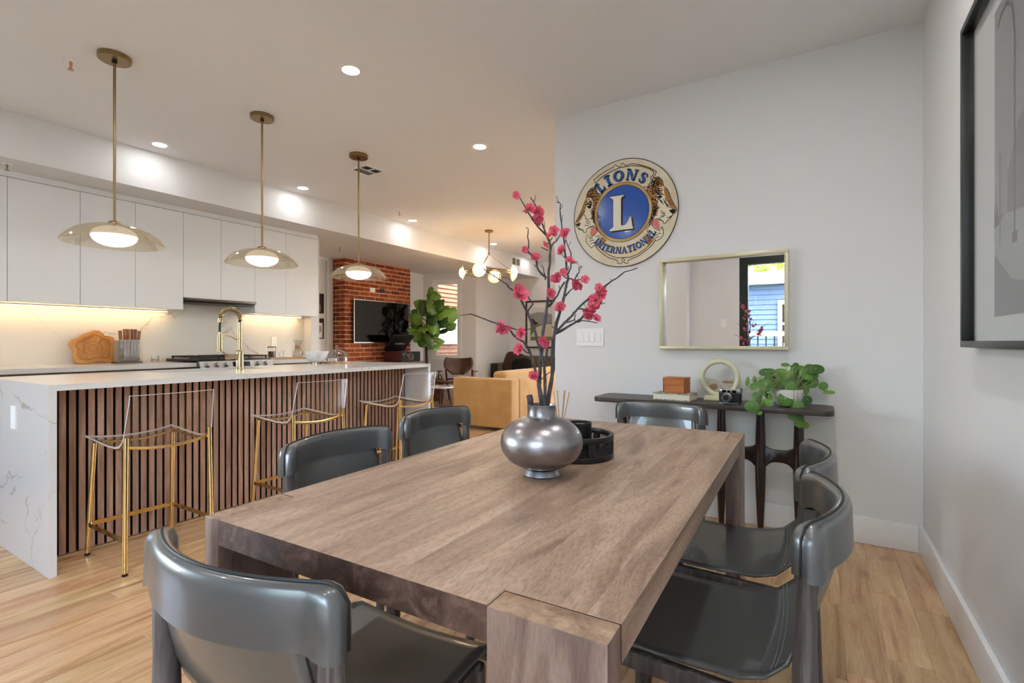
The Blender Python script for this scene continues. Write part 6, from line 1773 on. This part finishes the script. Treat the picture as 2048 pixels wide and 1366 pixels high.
# posters
for (y0, y1, z0, z1, lb, k) in ((4.97, 5.225, 1.163, 1.488, 'small dark framed poster left of the brick, the lower one', 0), (4.985, 5.225, 1.569, 1.885, 'small dark framed poster left of the brick, the upper one', 1)):
    t = thing('framed_poster', lb, 'picture', (-6.789, (y0 + y1) / 2, (z0 + z1) / 2), 0, 'two posters beside the brick')
    a, b = (y1 - y0) / 2, (z1 - z0) / 2
    fr = MB()
    for q in ((-a, a, b - .015, b), (-a, a, -b, -b + .015), (-a, -a + .015, -b + .015, b - .015), (a - .015, a, -b + .015, b - .015)): fr.box(.001, .02, q[0], q[1], q[2], q[3])
    fr.build('frame', 'ink', t)
    pr_ = MB().box(.002, .008, -a + .015, a - .015, -b + .015, b - .015).build('print', 'paper' if k == 0 else 'ink', t)
    H_ = lambda u, v, w: (w, u, v)
    if k == 0:
        MT['p_br'] = P('poster_brown', S(150, 104, 62), .7); MT['p_mv'] = P('poster_mauve', S(170, 138, 148), .7)
        MB().prism(rc(-a + .015, b - .07, a - .015, b - .015), .0082, .0088, H_).build('print_shape', 'ink', pr_)
        MB().prism([(-.06, -.01), (-.02, .05), (.02, .02), (.01, -.05), (-.04, -.06)], .0082, .0088, H_).build('print_shape', 'p_br', pr_)
        MB().prism([(.025, .06), (.08, .04), (.09, -.04), (.05, -.08), (.03, -.02)], .0082, .0088, H_).build('print_shape', 'p_mv', pr_)
    else:
        MT['p_rd'] = P('poster_red', S(150, 72, 60), .7)
        MB().prism([(-.03, .12), (.03, .1), (.02, .03), (-.02, .05)], .0082, .0088, H_).build('print_shape', 'p_rd', pr_)
        MB().prism(rc(-.07, -.13, .07, -.02), .0082, .0088, H_).build('print_shape', 'stained', pr_)

# landscape print on the far wall
t = thing('landscape_print', 'dark framed landscape print on the far wall behind the branches', 'picture', (-5.01, 9.299, 1.482))
a, b = .372, .505
fr = MB()
for q in ((-a, a, b - .035, b), (-a, a, -b, -b + .035), (-a, -a + .035, -b + .035, b - .035), (a - .035, a, -b + .035, b - .035)): fr.box(q[0], q[1], -.03, -.001, q[2], q[3])
fr.build('frame', 'dark_brown', t)
pm = MB().box(-a + .035, a - .035, -.012, -.002, -b + .035, b - .035).build('mat', 'mat_board', t)
MT['l1'] = P('landscape_sky', S(214, 214, 212), .7); MT['l2'] = P('landscape_hill', S(150, 150, 152), .7); MT['l3'] = P('landscape_green', S(116, 120, 70), .7); MT['l4'] = P('landscape_road', S(206, 202, 190), .7)
for nm, m, p, k in (('sky', 'l1', rc(-.26, .1, .26, .36), 0), ('hill', 'l2', [(-.26, .22), (-.1, .26), (.1, .25), (.26, .2), (.26, 0), (-.26, 0)], 1), ('field', 'l3', rc(-.26, -.3, .26, .06), 0),
                 ('road', 'l4', [(-.26, -.26), (-.1, -.05), (.1, .0), (.26, .02), (.26, -.3), (-.26, -.3)], 1), ('trees', 'trunk', [(-.26, .1), (-.2, .13), (-.12, .05), (-.05, .02), (-.2, -.02), (-.26, 0)], 2), ('verge', 'l3', rc(-.26, -.34, .26, -.26), 2)):
    MB().prism(p, .0122 + k * .0008, .0129 + k * .0008, lambda u, v, w: (u, -w, v)).build('print_shape', m, pm)
plate('wall_outlet', 'white outlet low on the wall left of the olive sofa', 'outlet', (-5.799, 8.3, .42), (0, 0, PI / 2), .075, .12, 'outlet')

# chandelier
t = thing('chandelier', 'ring chandelier with glowing globes hanging in the living area', 'chandelier', (-4.296, 6.292, ZC))
MB().lathe([(0, -.025), (.062, -.025), (.065, -.0005), (0, -.0005)], 28).build('canopy', 'brass', t, smooth=True)
MB().tube([(0, 0, -.025), (0, 0, -.345)], .008, 10).build('rod', 'brass', t, smooth=True)
MB().lathe([(.014, -.37), (.016, -.35), (.014, -.335), (0, -.335)], 16).build('hub', 'brass', t, smooth=True)
ZR = -.645
MB().torus((0, 0, ZR + .012), .36, .007, 64, 8).build('ring', 'brass', t, smooth=True)
MB().torus((0, 0, ZR - .02), .36, .005, 64, 8).build('ring', 'brass', t, smooth=True)
for a in (2.8, 5.0, .6):
    MB().tube([(0, 0, -.36), (.36 * math.cos(a), .36 * math.sin(a), ZR + .012)], .0045, 8).build('strut', 'brass', t, smooth=True)
for a in (3.75, 4.95, 1.95, .95, .55 - .35):
    c = Vector((.4 * math.cos(a), .4 * math.sin(a), ZR - .004))
    d = Vector((math.cos(a), math.sin(a), 0))
    q = d.to_track_quat('Z', 'Y').to_matrix().to_4x4()
    pl = MB().lathe([(0, -.03), (.02, -.03), (.085, -.012), (.108, .0), (.106, .004), (.08, -.008), (0, -.02)], 36)
    pl.v = [tuple(q @ Vector(v) + c) for v in pl.v]
    pl = pl.build('glass_dish', 'amber_glass', t, smooth=True)
    gl = MB().ell((0, 0, .012), (.072, .072, .04), 28, 14)
    gl.v = [tuple(q @ Vector(v) + c) for v in gl.v]
    gl.build('bulb', 'disc_glow', pl, smooth=True)
    MB().tube([c - d * .03, c - d * .045], .012, 10).build('socket', 'brass', pl, smooth=True)
